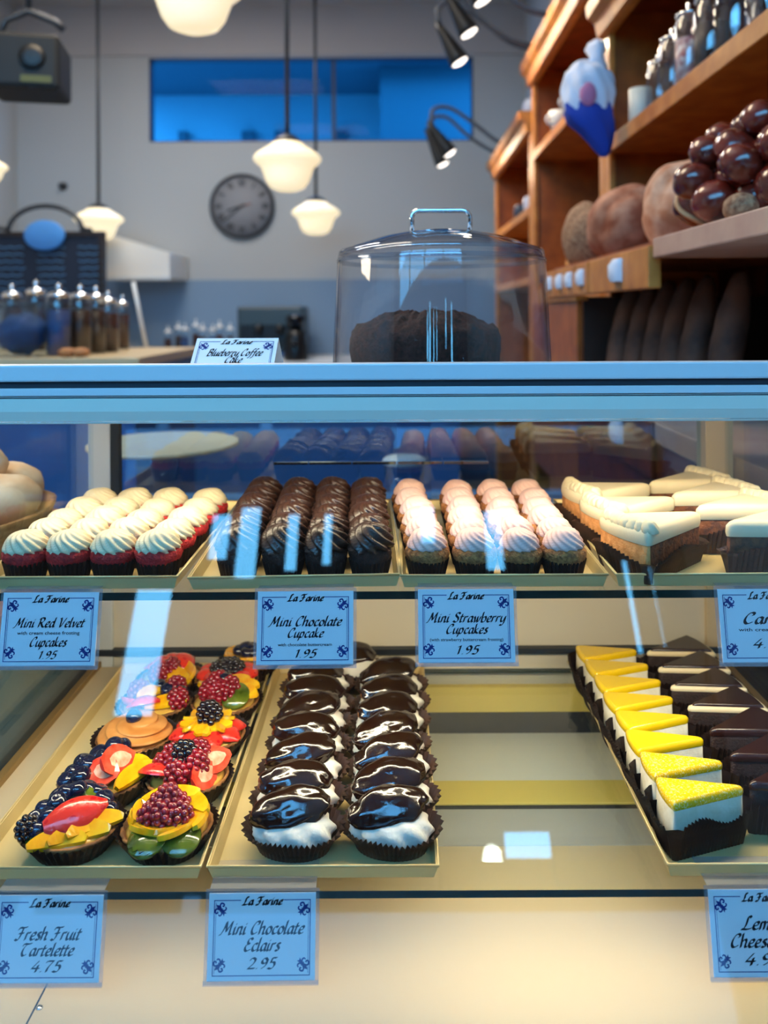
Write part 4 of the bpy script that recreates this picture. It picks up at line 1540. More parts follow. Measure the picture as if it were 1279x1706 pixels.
# ------------------------------------------------------------------ clock
c = P(405, 343, YB - 0.001)
Rk = 54 * YB / F
t = thing('wall_clock', 'round grey wall clock with roman numerals on the far wall', 'clock', c, (0, 0, 0))
b = MB()
Rx = Matrix.Rotation(radians(90), 4, 'X')
b.lathe([(Rk * .90, 0.03), (Rk * .90, 0.045), (Rk * .95, 0.055), (Rk, 0.035), (Rk, 0.0)], 56, M=Rx)
b.build('rim', mat('clock_rim', '#34363c', rough=0.4), t)
b = MB()
b.lathe([(Rk * .92, 0.0), (Rk * .92, 0.032), (0, 0.0325)], 56, M=Rx)
b.build('dial', mat('clock_dial', '#8e8f94', rough=0.7), t)
M_NUM = mat('clock_numerals', '#2c2d33', rough=0.7)
b = MB()
ROM = ['XII', 'I', 'II', 'III', 'IV', 'V', 'VI', 'VII', 'VIII', 'IX', 'X', 'XI']


def bar(mb, p, q, wd, M):
    p, q = Vector(p), Vector(q)
    n_ = Vector((-(q - p).y, (q - p).x)).normalized() * wd / 2
    mb.add([(v.x, 0, v.y) for v in (p - n_, p + n_, q + n_, q - n_)], [(0, 1, 2, 3)], 0, False, M)


for i, s in enumerate(ROM):
    M = Matrix.Rotation(radians(30 * i), 4, 'Y') @ Matrix.Translation((0, -0.0335, Rk * .72))
    wdt = {'I': .035, 'V': .06, 'X': .06}
    x = -sum(wdt[ch] for ch in s) * Rk * 1.6 / 2
    for ch in s:
        ww = wdt[ch] * Rk * 1.6
        hh_ = Rk * .11
        if ch == 'I':
            bar(b, (x + ww / 2, -hh_), (x + ww / 2, hh_), Rk * .035, M)
        elif ch == 'V':
            bar(b, (x, hh_), (x + ww / 2, -hh_), Rk * .035, M)
            bar(b, (x + ww, hh_), (x + ww / 2, -hh_), Rk * .02, M)
        else:
            bar(b, (x, hh_), (x + ww, -hh_), Rk * .035, M)
            bar(b, (x + ww, hh_), (x, -hh_), Rk * .02, M)
        x += ww
b.build('numerals', M_NUM, t)
for nm, ang, L_, wd, col in (('hour_hand', 252, .48, .06, '#2c2d33'), ('minute_hand', 230, .70, .04, '#2c2d33'), ('second_hand', 75, .30, .035, '#8a4a2a')):
    b = MB()
    b.box(-wd * Rk / 2, wd * Rk / 2, -0.040, -0.037, -Rk * .1, Rk * L_, M=Matrix.Rotation(radians(ang), 4, 'Y'))
    b.build(nm, mat(nm, col, rough=0.5), t)

# ------------------------------------------------------------------ far end of the shop
c = P(107, 308, YB)
t = thing('wall_hook', 'small dark hook on the bare grey wall', 'hook', c)
b = MB()
b.lathe([(0.035, 0), (0.03, 0.012), (0.012, 0.018), (0.012, 0.05), (0.022, 0.058), (0.0, 0.065)], 20, M=Rx)
b.build('knob', M_ROD, t)

# hood
d0, d1 = 5.95, YB - 0.016
x0, x1 = (165 - CX) * 5.95 / F, (283 - CX) * 5.95 / F
z0 = EZ - (461 - CY) * d0 / F
z1, z2 = EZ - (386 - CY) * d0 / F, EZ - (418 - CY) * d0 / F
t = thing('range_hood', 'white sloped hood on the far wall beside the menu board', 'hood', (0, 0, 0))
b = MB()
pf = [(x0, z0), (x1, z0), (x1, z2), (x1 - .12, z2 + .03), (x0 + .05, z1), (x0, z1)]
b.loops([[(x, d0, z) for x, z in pf], [(x, d1, z) for x, z in pf]], 0, False)
b.build('canopy_shell', M_WHITE, t, bevel=0.01)
b = MB()
b.box(x0 - .005, x1 + .005, d0 - 0.01, d0 + 0.02, z0 - 0.012, z0 + 0.012)
b.build('lower_edge', M_ALU, t)

# menu board on posts
d = 5.0
xa, xb = (-40 - CX) * d / F, (166 - CX) * d / F
za, zb2 = EZ - (505 - CY) * d / F, EZ - (391 - CY) * d / F
t = thing('menu_board', 'dark blue chalkboard menu with arched iron top and oval sign', 'menu board', (0, 0, 0))
b = MB()
b.box(xa, xb, d, d + 0.03, za, zb2)
b.build('slate', mat('slate', '#101d33', rough=0.6), t)
b = MB()
for (u0, u1, v0, v1) in ((xa - .03, xb + .03, zb2, zb2 + .03), (xa - .03, xb + .03, za - .03, za), (xa - .03, xa, za, zb2), (xb, xb + .03, za, zb2)):
    b.box(u0, u1, d - 0.015, d + 0.04, v0, v1)
b.build('frame', M_DARKW, t)
cx_ = (75 - CX) * d / F
b = MB()
ra = 62 * d / F
b.tube([(cx_ + ra * cos(a), d + .01, zb2 + .03 + ra * .70 * sin(a)) for a in [pi * i / 16 for i in range(17)]], 0.016, 8)
b.tube([(cx_ + ra * .99, d + .01, zb2 + .05), (cx_ + ra * 1.25, d + .01, zb2 + .04)], 0.014, 8)
b.tube([(cx_ - ra * .99, d + .01, zb2 + .05), (cx_ - ra * 1.5, d + .01, zb2 + .06)], 0.014, 8)
b.build('iron_arch', M_ROD, t)
b = MB()
b.lathe([(.13, 0), (.13, .014), (.12, .018), (0, .018)], 40, M=Matrix.Translation((cx_ + .01, d - .016, zb2 + .005)) @ Rx @ Matrix.Diagonal((1, .74, 1, 1)))
b.build('oval_sign', mat('blue_enamel', '#4a90d8', rough=0.4), t)
b = MB()
rnd = random.Random(9)
for k in range(3):
    for j in range(8):
        xx0 = xa + .14 + k * .26 + rnd.uniform(-.01, .01)
        zz = zb2 - .07 - j * .045
        pts = [(xx0 + .17 * i / 8, d - .002, zz + .006 * sin(i * 2.1 + j)) for i in range(9)]
        b.tube(pts, .0035, 4)
b.build('chalk_marks', mat('chalk', '#4f7fa8', rough=0.9), t)
b = MB()
for x in (xa + .05, xb - .05):
    b.box(x - .02, x + .02, d + .03, d + .06, 0, za + .2)
b.build('post', M_DARKW, t)

# back counter along the far wall
t = thing('back_counter', 'low counter along the far wall with pale worktop', 'counter', (0, 0, 0))
MB().box(-2.2, 0.45, 5.60, 6.48, 0, .96).build('body', M_COUNTER, t)
MB().box(-2.2, 0.45, 5.57, 6.48, .96, 1.0).build('worktop', M_WHITE, t)
# coffee machine and grinder
c = P(445, 600, 5.8)
t = thing('coffee_machine', 'dark boxy coffee machine on the back counter', 'coffee machine', (c.x, 6.12, 1.0))
w2 = 56 * 5.8 / F
b = MB()
b.box(-w2, w2, -.2, .2, .03, .40)
b.build('housing', mat('machine_grey', '#3a4a52', rough=0.4), t, bevel=.02)
MB().box(-w2 * .9, w2 * .9, -.215, -.2, .08, .26).build('brew_panel', M_BLACK, t)
MB().box(-w2 * .95, w2 * .95, -.28, -.2, 0.0, .06).build('drip_tray', M_STEEL, t)
for sx in (-.08, .08):
    MB().lathe([(.03, .26), (.03, .2), (.012, .19)], 12, M=Matrix.Translation((sx, -.24, 0))).build('brew_head', M_BLACK, t)
for sx in (-1, 1):
    for sy in (-1, 1):
        MB().lathe([(.02, 0), (.02, .04)], 10, M=Matrix.Translation((sx * w2 * .8, sy * .15, 0))).build('foot', M_BLACK, t)
c = P(474, 600, 5.55)
t = thing('coffee_grinder', 'black coffee grinder at the right end of the coffee machine', 'grinder', (c.x + .06, 5.70, 1.0))
b = MB()
b.lathe([(.085, 0), (.09, .02), (.085, .1), (.07, .17), (.075, .22)], 24)
b.build('body', M_BLACK, t)
b = MB()
b.lathe([(.04, .22), (.075, .30), (.07, .33), (.02, .345)], 24)
b.build('hopper', mat('smoked_plastic', '#15161a', rough=0.15), t)
b = MB()
b.lathe([(.018, 0), (.02, .09), (.012, .1)], 10, M=Matrix.Translation((0, -.085, .12)) @ Matrix.Rotation(radians(75), 4, 'X'))
b.build('spout', M_BLACK, t)

# glass canisters (thing > glass body, contents, lid)


def canister(name, x, y, z, r, h, label, content, group, lidm=M_CHROME):
    t = thing(name, label, 'jar', (x, y, z), (0, 0, 0), group)
    b = MB()
    b.lathe([(r, 0), (r, h * .86), (r * .86, h * .92)], 24)
    b.build('glass_body', M_JAR, t)
    b = MB()
    b.lathe([(r * .92, 0.004), (r * .92, h * .72), (0, h * .74)], 20)
    b.build('contents', content, t)
    b = MB()
    b.lathe([(r * .9, h * .92), (r * .95, h * .96), (r * .7, h * 1.0), (r * .18, h * 1.02), (r * .16, h * 1.06), (r * .26, h * 1.11), (0, h * 1.15)], 24)
    b.build('lid', lidm, t)
    return t


M_BEAN = mat('coffee_beans', '#1c0d08', rough=0.5, col2='#3a1c10', nscale=90, bump=.6, bscale=90)
M_TEA = mat('red_tea', '#4a160e', rough=0.7, col2='#25100c', nscale=60)
M_BLUEC = mat('blue_bags', '#1e4c84', rough=0.6, col2='#12305c', nscale=12)
c0 = EZ - .163
t = thing('coffee_counter', 'tall cream topped counter carrying the glass canisters', 'counter', (0, 0, 0))
MB().box(-2.6, -.97, 2.90, 3.75, 0, c0 - .04).build('body', M_COUNTER, t)
MB().box(-2.62, -.95, 2.88, 3.75, c0 - .04, c0).build('worktop', M_CREAM, t, bevel=.004)
gl_ = 'glass canisters on the coffee counter'
for i, (px, d, top, wpx, cont, lab) in enumerate((
        (98, 3.02, 474, 40, M_BLUEC, 'glass canister with blue contents and chrome lid'),
        (134, 3.10, 476, 36, M_BEAN, 'leftmost of the three canisters of dark coffee beans'),
        (160, 3.20, 478, 32, M_BEAN, 'middle one of the three canisters of dark coffee beans'),
        (180, 3.30, 486, 34, M_TEA, 'canister with reddish brown contents at the right end'),
        (60, 3.45, 468, 34, M_BEAN, 'rear canister of dark beans behind the acrylic bread bin'),
        (20, 3.55, 474, 34, M_TEA, 'rear canister at the left edge behind the acrylic bread bin'),
        (204, 3.55, 492, 22, M_TEA, 'narrow canister standing behind the right end of the row'))):
    q = P(px, 590, d)
    hh_ = (EZ - (top - CY) * d / F) - c0
    canister('glass_canister', q.x, d, c0, wpx * d / F / 2, hh_ / 1.1, lab, cont, gl_)
# acrylic bin, pastries in front of the canisters
q = P(38, 590, 3.02)
t = thing('acrylic_bin', 'clear box shaped bin with blue bags at the left end of the counter', 'bin', (q.x, 3.02, c0))
b = MB()
w2, hh_ = .105, .20
for s in (-1, 1):
    b.box(s * w2 - .002, s * w2 + .002, -w2, w2, 0, hh_)
    b.box(-w2, w2, s * w2 - .002, s * w2 + .002, 0, hh_)
b.build('walls', M_JAR, t)
MB().box(-w2 - .004, w2 + .004, -w2 - .004, w2 + .004, hh_, hh_ + .008).build('lid', M_JAR, t)
b = MB()
b.blob(.092, .085, .078, 20, 14, amp=.2, freq=2.5, seed=4, M=Matrix.Translation((0, 0, .088)))
b.build('bags', M_BLUEC, t)
for i, px in enumerate((112, 134)):
    q = P(px, 588, 2.93)
    b = MB()
    b.blob(.034, .03, .018, 18, 10, amp=.12, freq=3, seed=i, M=Matrix.Translation((0, 0, .0175)))
    tag(b.build('scone', mat('scone_crust', '#c08a58', rough=.7, col2='#9a6038', nscale=80), loc=(q.x, 2.93, c0)), ['left of the two small brown scones before the canisters', 'right of the two small brown scones before the canisters'][i], 'scone', 'scones on the coffee counter')
# tilted glass shield beside the hood
q0, q1 = P(222, 468, 3.72), P(244, 590, 3.72)
t = thing('sneeze_guard', 'slanted glass guard at the right end of the coffee counter', 'glass guard', (0, 0, 0))
b = MB()
for o in (0,):
    vs = [(q0.x - .08, 3.72, q0.z), (q0.x, 3.72, q0.z), (q1.x, 3.72, c0), (q1.x - .08, 3.72, c0)]
    b.add(vs + [(v[0], v[1] - .008, v[2]) for v in vs], [(0, 1, 2, 3), (7, 6, 5, 4)] + [(i, (i + 1) % 4, 4 + (i + 1) % 4, 4 + i) for i in range(4)])
b.build('pane', M_JAR, t)
b = MB()
b.tube([q0, Vector((q1.x, 3.716, c0))], .010, 8)
b.build('edge_post', M_ALU, t)
# jars on the back counter
for i, px in enumerate((283, 297, 311, 326, 340, 354, 368, 383)):
    q = P(px, 600, 5.75)
    canister('spice_jar', q.x, 5.70 + .05 * (i % 2), 1.0, .028, [.25, .28, .27, .3, .27, .26, .29, .27][i] * .9,
             '%s of the eight small jars in front of the far wall' % ['leftmost', 'second', 'third', 'fourth', 'fifth', 'sixth', 'seventh', 'rightmost'][i], [M_TEA, M_BEAN, MATS['blue_bags']][i % 3], 'small jars on the back counter', M_WHITE)

# loudspeaker high on the left
q = P(48, 105, 3.4)
t = thing('loudspeaker', 'dark boxy loudspeaker hanging from a bracket near the ceiling', 'loudspeaker', q, (0, 0, radians(12)))
b = MB()
w2, h2 = 58 * 3.4 / F, 50 * 3.4 / F
b.box(-w2, w2, -.12, .16, -h2, h2 * .8)
b.build('cabinet', mat('speaker_black', '#0e1214', rough=0.6), t, bevel=.02)
b = MB()
b.lathe([(.055, 0), (.05, .012), (.02, .004), (0, .008)], 28, M=Matrix.Translation((.045, -.12, .0)) @ Rx)
b.build('cone', M_BLACK, t)
MB().box(.0, w2 * .8, -.124, -.12, -h2 * .82, -h2 * .6).build('badge', mat('olive_badge', '#5a5a1c', rough=.5), t)
b = MB()
b.tube([(-w2 * .9, .02, h2 * .7), (-w2 * .6, .02, h2 * 1.5), (0, .02, h2 * 1.85), (w2 * .7, .02, h2 * 1.55), (w2 * .95, .02, h2 * 1.3)], .016, 8)
b.tube([(0, .02, h2 * 1.85), (0, .02, ZC - q.z)], .014, 8)
b.build('bracket', M_ROD, t)

# ------------------------------------------------------------------ oak shelving along the right wall
XS, XW = 0.70, XR - 0.005


def shelving(label, y0, y1, ztop, shelves, zbase=0.0, floor_shelf=None, head=0.10, corn=True):
    t = thing('shelving_unit', label, 'shelving', (0, 0, 0), (0, 0, 0), 'oak shelving along the right wall')
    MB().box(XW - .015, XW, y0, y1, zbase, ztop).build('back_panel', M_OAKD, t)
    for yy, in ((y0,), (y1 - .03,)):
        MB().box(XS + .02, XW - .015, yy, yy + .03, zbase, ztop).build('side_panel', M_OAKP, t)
        MB().box(XS, XS + .02, yy - .015, yy + .045, zbase, ztop).build('stile', M_OAK, t, bevel=.003)
    for (z, th, m) in shelves:
        MB().box(XS - .004, XW - .015, y0 + .03, y1 - .03, z - th, z).build('shelf', m, t, bevel=.003)
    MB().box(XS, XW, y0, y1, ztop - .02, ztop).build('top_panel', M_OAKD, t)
    if corn:
        b = MB()
        pf = [(XS - .002, ztop - .09), (XS - .02, ztop - .085), (XS - .03, ztop - .04), (XS - .055, ztop - .02), (XS - .06, ztop + .02), (XS + .05, ztop + .02), (XS + .05, ztop - .02), (XS + .018, ztop - .02), (XS + .018, ztop - .09)]
        b.loops([[(x, y0 - .02, z) for x, z in pf][::-1], [(x, y1 + .02, z) for x, z in pf][::-1]], 0, False)
        b.build('cornice', M_OAK, t)
    return t


zB = EZ + .140      # bread shelf
XD = 0.50           # front of the deeper lower part
near = shelving('nearest oak shelving unit holding the breads and glass jars', 1.05, 2.60, EZ + 1.00, [(EZ + .565, .048, M_OAK)])
MB().box(XD - .004, XW - .016, 0.93, 1.510, zB - .038, zB).build('shelf', M_PINKW, near, bevel=.003)
MB().box(XD + .02, XW - .016, 1.512, 2.565, zB - .012, zB).build('shelf', M_OAKP, near)
mid = shelving('middle oak shelving unit with white cups on its high shelf', 2.64, 4.00, EZ + 1.24, [(EZ + .81, .045, M_OAK)])
MB().box(XS + .02, XW - .015, 2.67, 3.97, zB - .03, zB).build('shelf', M_OAKP, mid)
MB().box(XS - .01, XS + .02, 2.70, 3.95, EZ - .75, EZ + .04).build('door', M_OAKP, mid, bevel=.004)
MB().box(XS - .005, XS + .03, 2.65, 3.98, EZ + .04, EZ + .11).build('rail', M_OAK, mid)
far = shelving('furthest oak shelving unit, small in the distance', 4.06, 5.50, EZ + 1.02, [(EZ + .55, .045, M_OAK), (EZ + .18, .04, M_OAK)])
# drawers under the bread shelf
M_PULL = mat('white_pull', '#dfe4f0', rough=0.25, coat=.4)


def cup_pull(parent, y, z, s=1.0, m=M_PULL, X=XD):
    b = MB()
    n = 10
    rings = []
    for i in range(n + 1):
        a = pi * i / n
        rings.append([(X - .012 * s - .022 * s * sin(a) * k, y + .030 * s * cos(a), z + zz * s) for k, zz in ((.5, .026), (1.0, .012), (1.0, -.012), (.75, -.024))])
    rows = len(rings[0])
    vs = [p for r in rings for p in r]
    fs = [(i * rows + j, i * rows + j + 1, (i + 1) * rows + j + 1, (i + 1) * rows + j) for i in range(n) for j in range(rows - 1)]
    b.add(vs, fs, 0, True)
    b.add([r[0] for r in rings], [tuple(range(n + 1))], 0)
    return b.build('cup_pull', m, parent)


for y0, y1, s_ in ((1.512, 1.975, 1.0), (1.990, 2.125, .85), (2.132, 2.258, .85), (2.265, 2.383, .85), (2.390, 2.560, .85)):
    dr = MB().box(XD - .012, XD + .014, y0, y1, EZ + .044, EZ + .127).build('drawer', M_OAK, near, bevel=.003)
    cup_pull(dr, 1.715 if s_ == 1.0 else (y0 + y1) / 2, EZ + .088, s_)
MB().box(XD + .004, XD + .02, 2.18, 2.58, .1, EZ + .030).build('door', M_OAKP, near, bevel=.003)
MB().box(XD - .004, XD + .03, 2.16, 2.59, EZ + .030, EZ + .042).build('rail', M_OAK, near)
MB().box(XD + .02, XW - .02, 2.165, 2.180, .1, EZ + .04).build('partition', M_DARKW, near)
MB().box(XW - .05, XW - .02, 0.93, 2.16, EZ - .22, EZ + .10).build('rear_board', M_DARKW, near)
# lower cupboard of the near unit, seen through the case
MB().box(XD - .004, XW - .016, 0.93, 2.16, EZ - .255, EZ - .215).build('ledge', M_PINKW, near, bevel=.003)
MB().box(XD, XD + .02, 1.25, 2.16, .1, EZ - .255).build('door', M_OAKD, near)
dr = MB().box(XD - .012, XD, 1.50, 1.98, EZ - .325, EZ - .215).build('drawer', M_OAKD, near, bevel=.003)
cup_pull(dr, 1.715, EZ - .263, 1.0)

# breads on the near unit
M_BREAD = mat('floured_crust', '#8a4426', rough=0.8, col2='#cc9272', nscale=16, bump=.6, bscale=60, contrast=(.35, .7))
M_BREAD2 = mat('pale_crust', '#b8744e', rough=0.8, col2='#e0b090', nscale=22, bump=.6, bscale=70)
M_RYE = mat('seeded_crust', '#7a5038', rough=0.85, col2='#b08a68', nscale=120, bump=1.0, bscale=160)
M_BROWN = mat('glossy_brown_crust', '#82281a', rough=0.2, spec=.6, coat=.45, col2='#54180e', nscale=14)
M_SPLIT = mat('pale_split', '#e0b888', rough=.6)
M_BAG = mat('baguette_crust', '#6a4a3a', rough=.7, col2='#3c2a24', nscale=14, bump=.4, bscale=40)


def loaf(name, px, py, d, rx, ry, rz, m, label, rot=(0, 0, 0), seed=0, x=None, group='loaves on the bread shelf', score=True):
    q = P(px, py, d)
    t = thing(name, label, 'bread', (q.x if x is None else x, d, zB + rz * .79), (rot[0], rot[1], rot[2]), group)
    b = MB()

    def cuts(p, dd):
        k = 1.0
        if score and dd.z > 0:
            k -= 0.10 * max(0, sin(dd.y * 7 + dd.x * 3)) ** 6
        return p * k
    b.blob(rx, ry, rz, 44, 26, amp=.10, freq=1.6, seed=seed, fn=cuts, flat=-rz * .75)
    b.build('crust', m, t)
    return t


loaf('rye_loaf', 975, 380, 2.36, .066, .105, .105, M_RYE, 'grey brown seeded loaf at the far end of the bread row', seed=3, x=.575, rot=(0, 0, .1))
loaf('country_loaf', 1042, 380, 2.09, .108, .128, .110, M_BREAD, 'big reddish brown country loaf standing over the drawer', seed=5, x=.625, rot=(0, radians(-12), .25))
loaf('country_loaf', 1130, 330, 1.80, .088, .115, .118, M_BREAD2, 'tall pale floured loaf between the brown loaf and the glossy rolls', seed=8, x=.665, rot=(0, 0, .2))


def roll(q, r, label, seed=0, split=False):
    t = thing('pretzel_roll', label, 'bread roll', q, (J(.4), J(.4), J(3)), 'glossy brown rolls piled on the bread shelf')
    b = MB()
    b.blob(r, r, r * .90, 28, 18, amp=.06, freq=1.5, seed=seed)
    b.build('crust', M_BROWN, t)
    if split:
        b = MB()
        b.tube([(r * .97 * cos(a), r * .97 * sin(a), .10 * r * sin(3 * a)) for a in [2 * pi * i / 40 for i in range(40)]], r * .11, 8, closed=True)
        b.build('pale_seam', M_SPLIT, t, rot=(radians(70), 0, .3))
    return t


RL = [(1160, 346, 1.86, .052, 1), (1162, 300, 1.78, .046, 0), (1206, 330, 1.72, .050, 0), (1255, 318, 1.66, .050, 0), (1212, 298, 1.74, .048, 0), (1258, 282, 1.66, .048, 0), (1296, 300, 1.60, .050, 0),
      (1186, 284, 1.84, .044, 0), (1192, 262, 1.80, .042, 0), (1228, 262, 1.74, .046, 0), (1266, 246, 1.66, .046, 0), (1210, 236, 1.80, .042, 0), (1238, 226, 1.76, .044, 0), (1272, 212, 1.68, .042, 0), (1300, 255, 1.60, .046, 0), (1188, 318, 1.90, .044, 0)]
RW = ['glossy brown roll with pale seam at the left foot of the pile', 'glossy brown roll above the leftmost one of the pile', 'glossy roll in the bottom layer, second from the left', 'glossy roll low in the pile beside the small seeded roll',
      'glossy roll in the middle of the second layer', 'glossy roll at the right of the second layer', 'glossy roll at the right edge of the picture, low in the pile', 'glossy roll at the left of the third layer',
      'small glossy roll left in the third layer', 'glossy roll in the middle of the third layer', 'glossy roll right in the third layer', 'small glossy roll at the left shoulder of the heap', 'glossy roll just below the top of the heap',
      'topmost glossy roll of the heap', 'glossy roll half cut by the right picture edge, upper layer', 'glossy roll behind the left foot of the pile']
# settle the heap: rolls touch but do not sink into each other, the shelf or the wall
KD = .835
PS = [P(px, py, d * KD) for px, py, d, r, s in RL]
RS = [r * KD * 1.02 for px, py, d, r, s in RL]
for it in range(300):
    for i in range(len(PS)):
        PS[i] += (P(RL[i][0], RL[i][1], RL[i][2] * KD) - PS[i]) * .05
        for j in range(i):
            v = PS[i] - PS[j]
            need = (RS[i] + RS[j]) * .86
            if v.length < need:
                m_ = v.normalized() * (need - v.length) * .5
                PS[i] += m_
                PS[j] -= m_
        PS[i].z = max(PS[i].z, zB + RS[i] * .9)
        PS[i].x = min(max(PS[i].x, XD + .03), XW - .03 - RS[i])
        PS[i].y = min(PS[i].y, 1.67 - RS[i])
for i, (px, py, d, r, s) in enumerate(RL):
    roll(PS[i], RS[i], RW[i], i, bool(s))
t = thing('seeded_roll', 'small seed covered roll lying at the front edge of the shelf', 'bread roll', (.545, 1.235, zB + .0225))
b = MB()
b.blob(.026, .032, .024, 24, 14, amp=.08, freq=2, seed=2)
b.build('crust', M_RYE, t)
# small golden rolls at the far end
for i, px in enumerate((908, 928)):
    q = P(px, 430, 3.15 - i * .25)
    t = thing('golden_roll', ['golden roll above the farthest drawer pulls', 'upright golden roll beside the seeded loaf'][i], 'bread roll', (.755 + .02 * i, 3.25 - i * .25, zB + .062), (0, 0, 0), 'golden rolls')
    b = MB()
    b.blob(.045, .07, .065, 20, 14, amp=.1, freq=2, seed=i)
    b.build('crust', mat('golden_crust', '#d88a34', rough=.5, col2='#e8b070', nscale=20), t)
# baguettes leaning below
for i, (x, d) in enumerate(((.57, 2.09), (.59, 2.00), (.60, 1.89), (.60, 1.77), (.60, 1.645), (.61, 1.51))):
    t = thing('baguette', ['dark baguette at the left end of the leaning row', 'second leaning baguette from the left', 'third leaning baguette from the left', 'third leaning baguette from the right', 'second leaning baguette from the right', 'baguette at the right end of the leaning row'][i], 'bread', (x, d, EZ - .215), (0, 0, 0), 'baguettes leaning under the bread shelf')
    b = MB()

    def bag(p, dd):
        return Vector((p.x, p.y, p.z))
    b.blob(.033, .033, .155, 22, 24, amp=.06, freq=2, seed=i, fn=lambda p, dd: p * (1 - .05 * max(0, sin(dd.z * 14)) ** 4))
    b.build('crust', M_BAG, t, loc=(.045, .03, .152), rot=(radians(-12), radians(16), 0))

# glassware on the upper shelf
zU = EZ + .565
M_TUMB = glass('tumbler_glass', (.93, .94, .96), f0=.12)


def tumbler(x, y, r, h, label, cont=None):
    t = thing('storage_jar', label, 'jar', (x, y, zU), (0, 0, 0), 'glass jars on the upper oak shelf')
    b = MB()
    b.lathe([(r * .9, 0), (r, .01), (r, h * .8), (r * .8, h * .88), (r * .82, h * .93)], 24)
    b.build('glass_body', M_TUMB, t)
    b = MB()
    b.lathe([(r * .86, h * .93), (r * .88, h * .96), (r * .3, h * 1.0), (r * .2, h * 1.05), (r * .28, h * 1.1), (0, h * 1.14)], 20)
    b.build('lid', M_CHROME, t)
    if cont:
        b = MB()
        b.lathe([(r * .85, .012), (r * .85, h * .62), (0, h * .64)], 20)
        b.build('contents', cont, t)


M_CANDY = mat('red_candy', '#a83a44', rough=.4, col2='#e8d8d0', nscale=60)
TJ = [(.735, 2.34, .034, .10, None, 'short frosted glass at the left end of the upper shelf'),
      (.745, 2.20, .036, .14, None, 'empty glass jar second on the upper oak shelf'), (.745, 2.09, .040, .17, None, 'empty glass jar third on the upper oak shelf'),
      (.745, 1.97, .042, .19, M_CANDY, 'glass jar with red and white sweets on the upper shelf'), (.75, 1.85, .045, .18, M_BEAN, 'glass jar with dark contents on the upper oak shelf'),
      (.75, 1.72, .045, .20, None, 'tall glass jar near the right picture edge'), (.76, 1.58, .048, .21, None, 'tallest glass jar at the right picture edge'),
      (.90, 2.12, .045, .17, None, 'glass jar standing in the rear behind the sweets jar'), (.90, 1.90, .045, .20, M_TEA, 'rear glass jar with brown contents on the upper shelf')]
for i, (x, y, r, h, cont, lab) in enumerate(TJ):
    if i == 0:
        t = thing('frosted_glass', lab, 'glass', (x, y, zU))
        b = MB()
        b.lathe([(r * .85, 0), (r, .01), (r, h), (r * .92, h), (r * .85, .02), (0, .015)], 24)
        b.build('cup', mat('frosted_white', '#cfd0c4', rough=.5), t)
    else:
        tumbler(x, y, r, h, lab, cont)
# cups on the middle unit
for i, (px, d) in enumerate(((915, 3.5), (938, 3.22))):
    t = thing('white_cup', ['small white cup further along the high shelf', 'small white cup beside the hanging cloth bag'][i], 'cup', (XS + .03, d, EZ + .81), (0, 0, 0), 'white cups on the high shelf')
    b = MB()
    b.lathe([(.03, 0), (.04, .06), (.042, .085), (.038, .085), (.028, .01), (0, .008)], 24)
    b.build('bowl', M_WHITE, t)
    b = MB()
    b.tube([(.04, 0, .065), (.058, 0, .06), (.062, 0, .045), (.052, 0, .028), (.036, 0, .022)], .005, 8)
    b.build('handle', M_WHITE, t, rot=(0, 0, radians(200)))
for i, (px, py, d, s) in enumerate(((872, 265, 4.3, .07), (862, 372, 4.35, .05), (880, 330, 4.12, .045), (845, 375, 4.7, .05))):
    q = P(px, py, d)
    zz = EZ + 1.04 if i == 0 else EZ + .55
    t = thing('white_pot', ['white pot standing on top of the furthest unit', 'white jar on the upper shelf of the furthest unit', 'small jar nearest us on the shelf of the furthest unit', 'blue and white jar deep in the furthest unit'][i], 'pot', (XS + .03 + s * .6, d, zz), (0, 0, 0), 'pots on the furthest unit')
    b = MB()
    b.lathe([(s * .7, 0), (s, s * .5), (s, s * 1.5), (s * .8, s * 1.8), (s * .75, s * 1.8), (s * .8, s * 1.4), (0, s * .3)], 24)
    b.build('pot', mat('pale_ceramic', '#c4cade', rough=.3) if i != 3 else M_NAVY, t)

# cloth bag hanging on the post of the middle unit
q = P(985, 165, 2.40)
t = thing('cloth_bag', 'white and blue cloth bag hanging from the oak post', 'bag', (q.x, 2.40, q.z), (0, 0, 0))
b = MB()


def bagf(p, d):
    k = 1 + .12 * noise.noise(d * 3)
    return Vector((p.x * k, p.y * k, p.z))


b.blob(.074, .052, .104, 60, 36, amp=.16, freq=1.8, seed=6, M=Matrix.Translation((-.006, 0, .02)),
       fn=lambda p, d: Vector((p.x * (1.12 if abs(d.z) < .6 else 1.0) * (1 + .05 * sin(math.atan2(d.y, d.x) * 9 + d.z * 5)), p.y * (1 + .08 * sin(math.atan2(d.y, d.x) * 9 + d.z * 5)), p.z)))
b.build('white_body', mat('white_cloth', '#dfe2ee', rough=.8), t)
b = MB()
b.lathe([(.030, .09), (.018, .125), (.030, .15), (.024, .172), (0, .178)], 20, mod=lambda r, z, a, i: (r * (1 + .25 * sin(a * 3 + z * 40)), z), M=Matrix.Translation((.02, 0, 0)))
b.build('knot', MATS['white_cloth'], t)
b = MB()
rings = []
for z, rx, ry, ox in ((-.020, .070, .046, -.010), (-.045, .074, .050, -.008), (-.075, .068, .048, .0), (-.105, .052, .04, .018), (-.14, .034, .030, .032), (-.165, .022, .02, .038), (-.18, .010, .01, .040)):
    rings.append([(ox + rx * cos(2 * pi * j / 36) * (1 + .10 * sin(j * 1.05 + z * 30)), ry * sin(2 * pi * j / 36) * (1 + .10 * sin(j * 1.05 + z * 30)), z) for j in range(36)])
b.loops(rings[::-1], 0, True)
b.build('blue_skirt', mat('blue_cloth', '#1c3fa4', rough=.8), t)
b = MB()
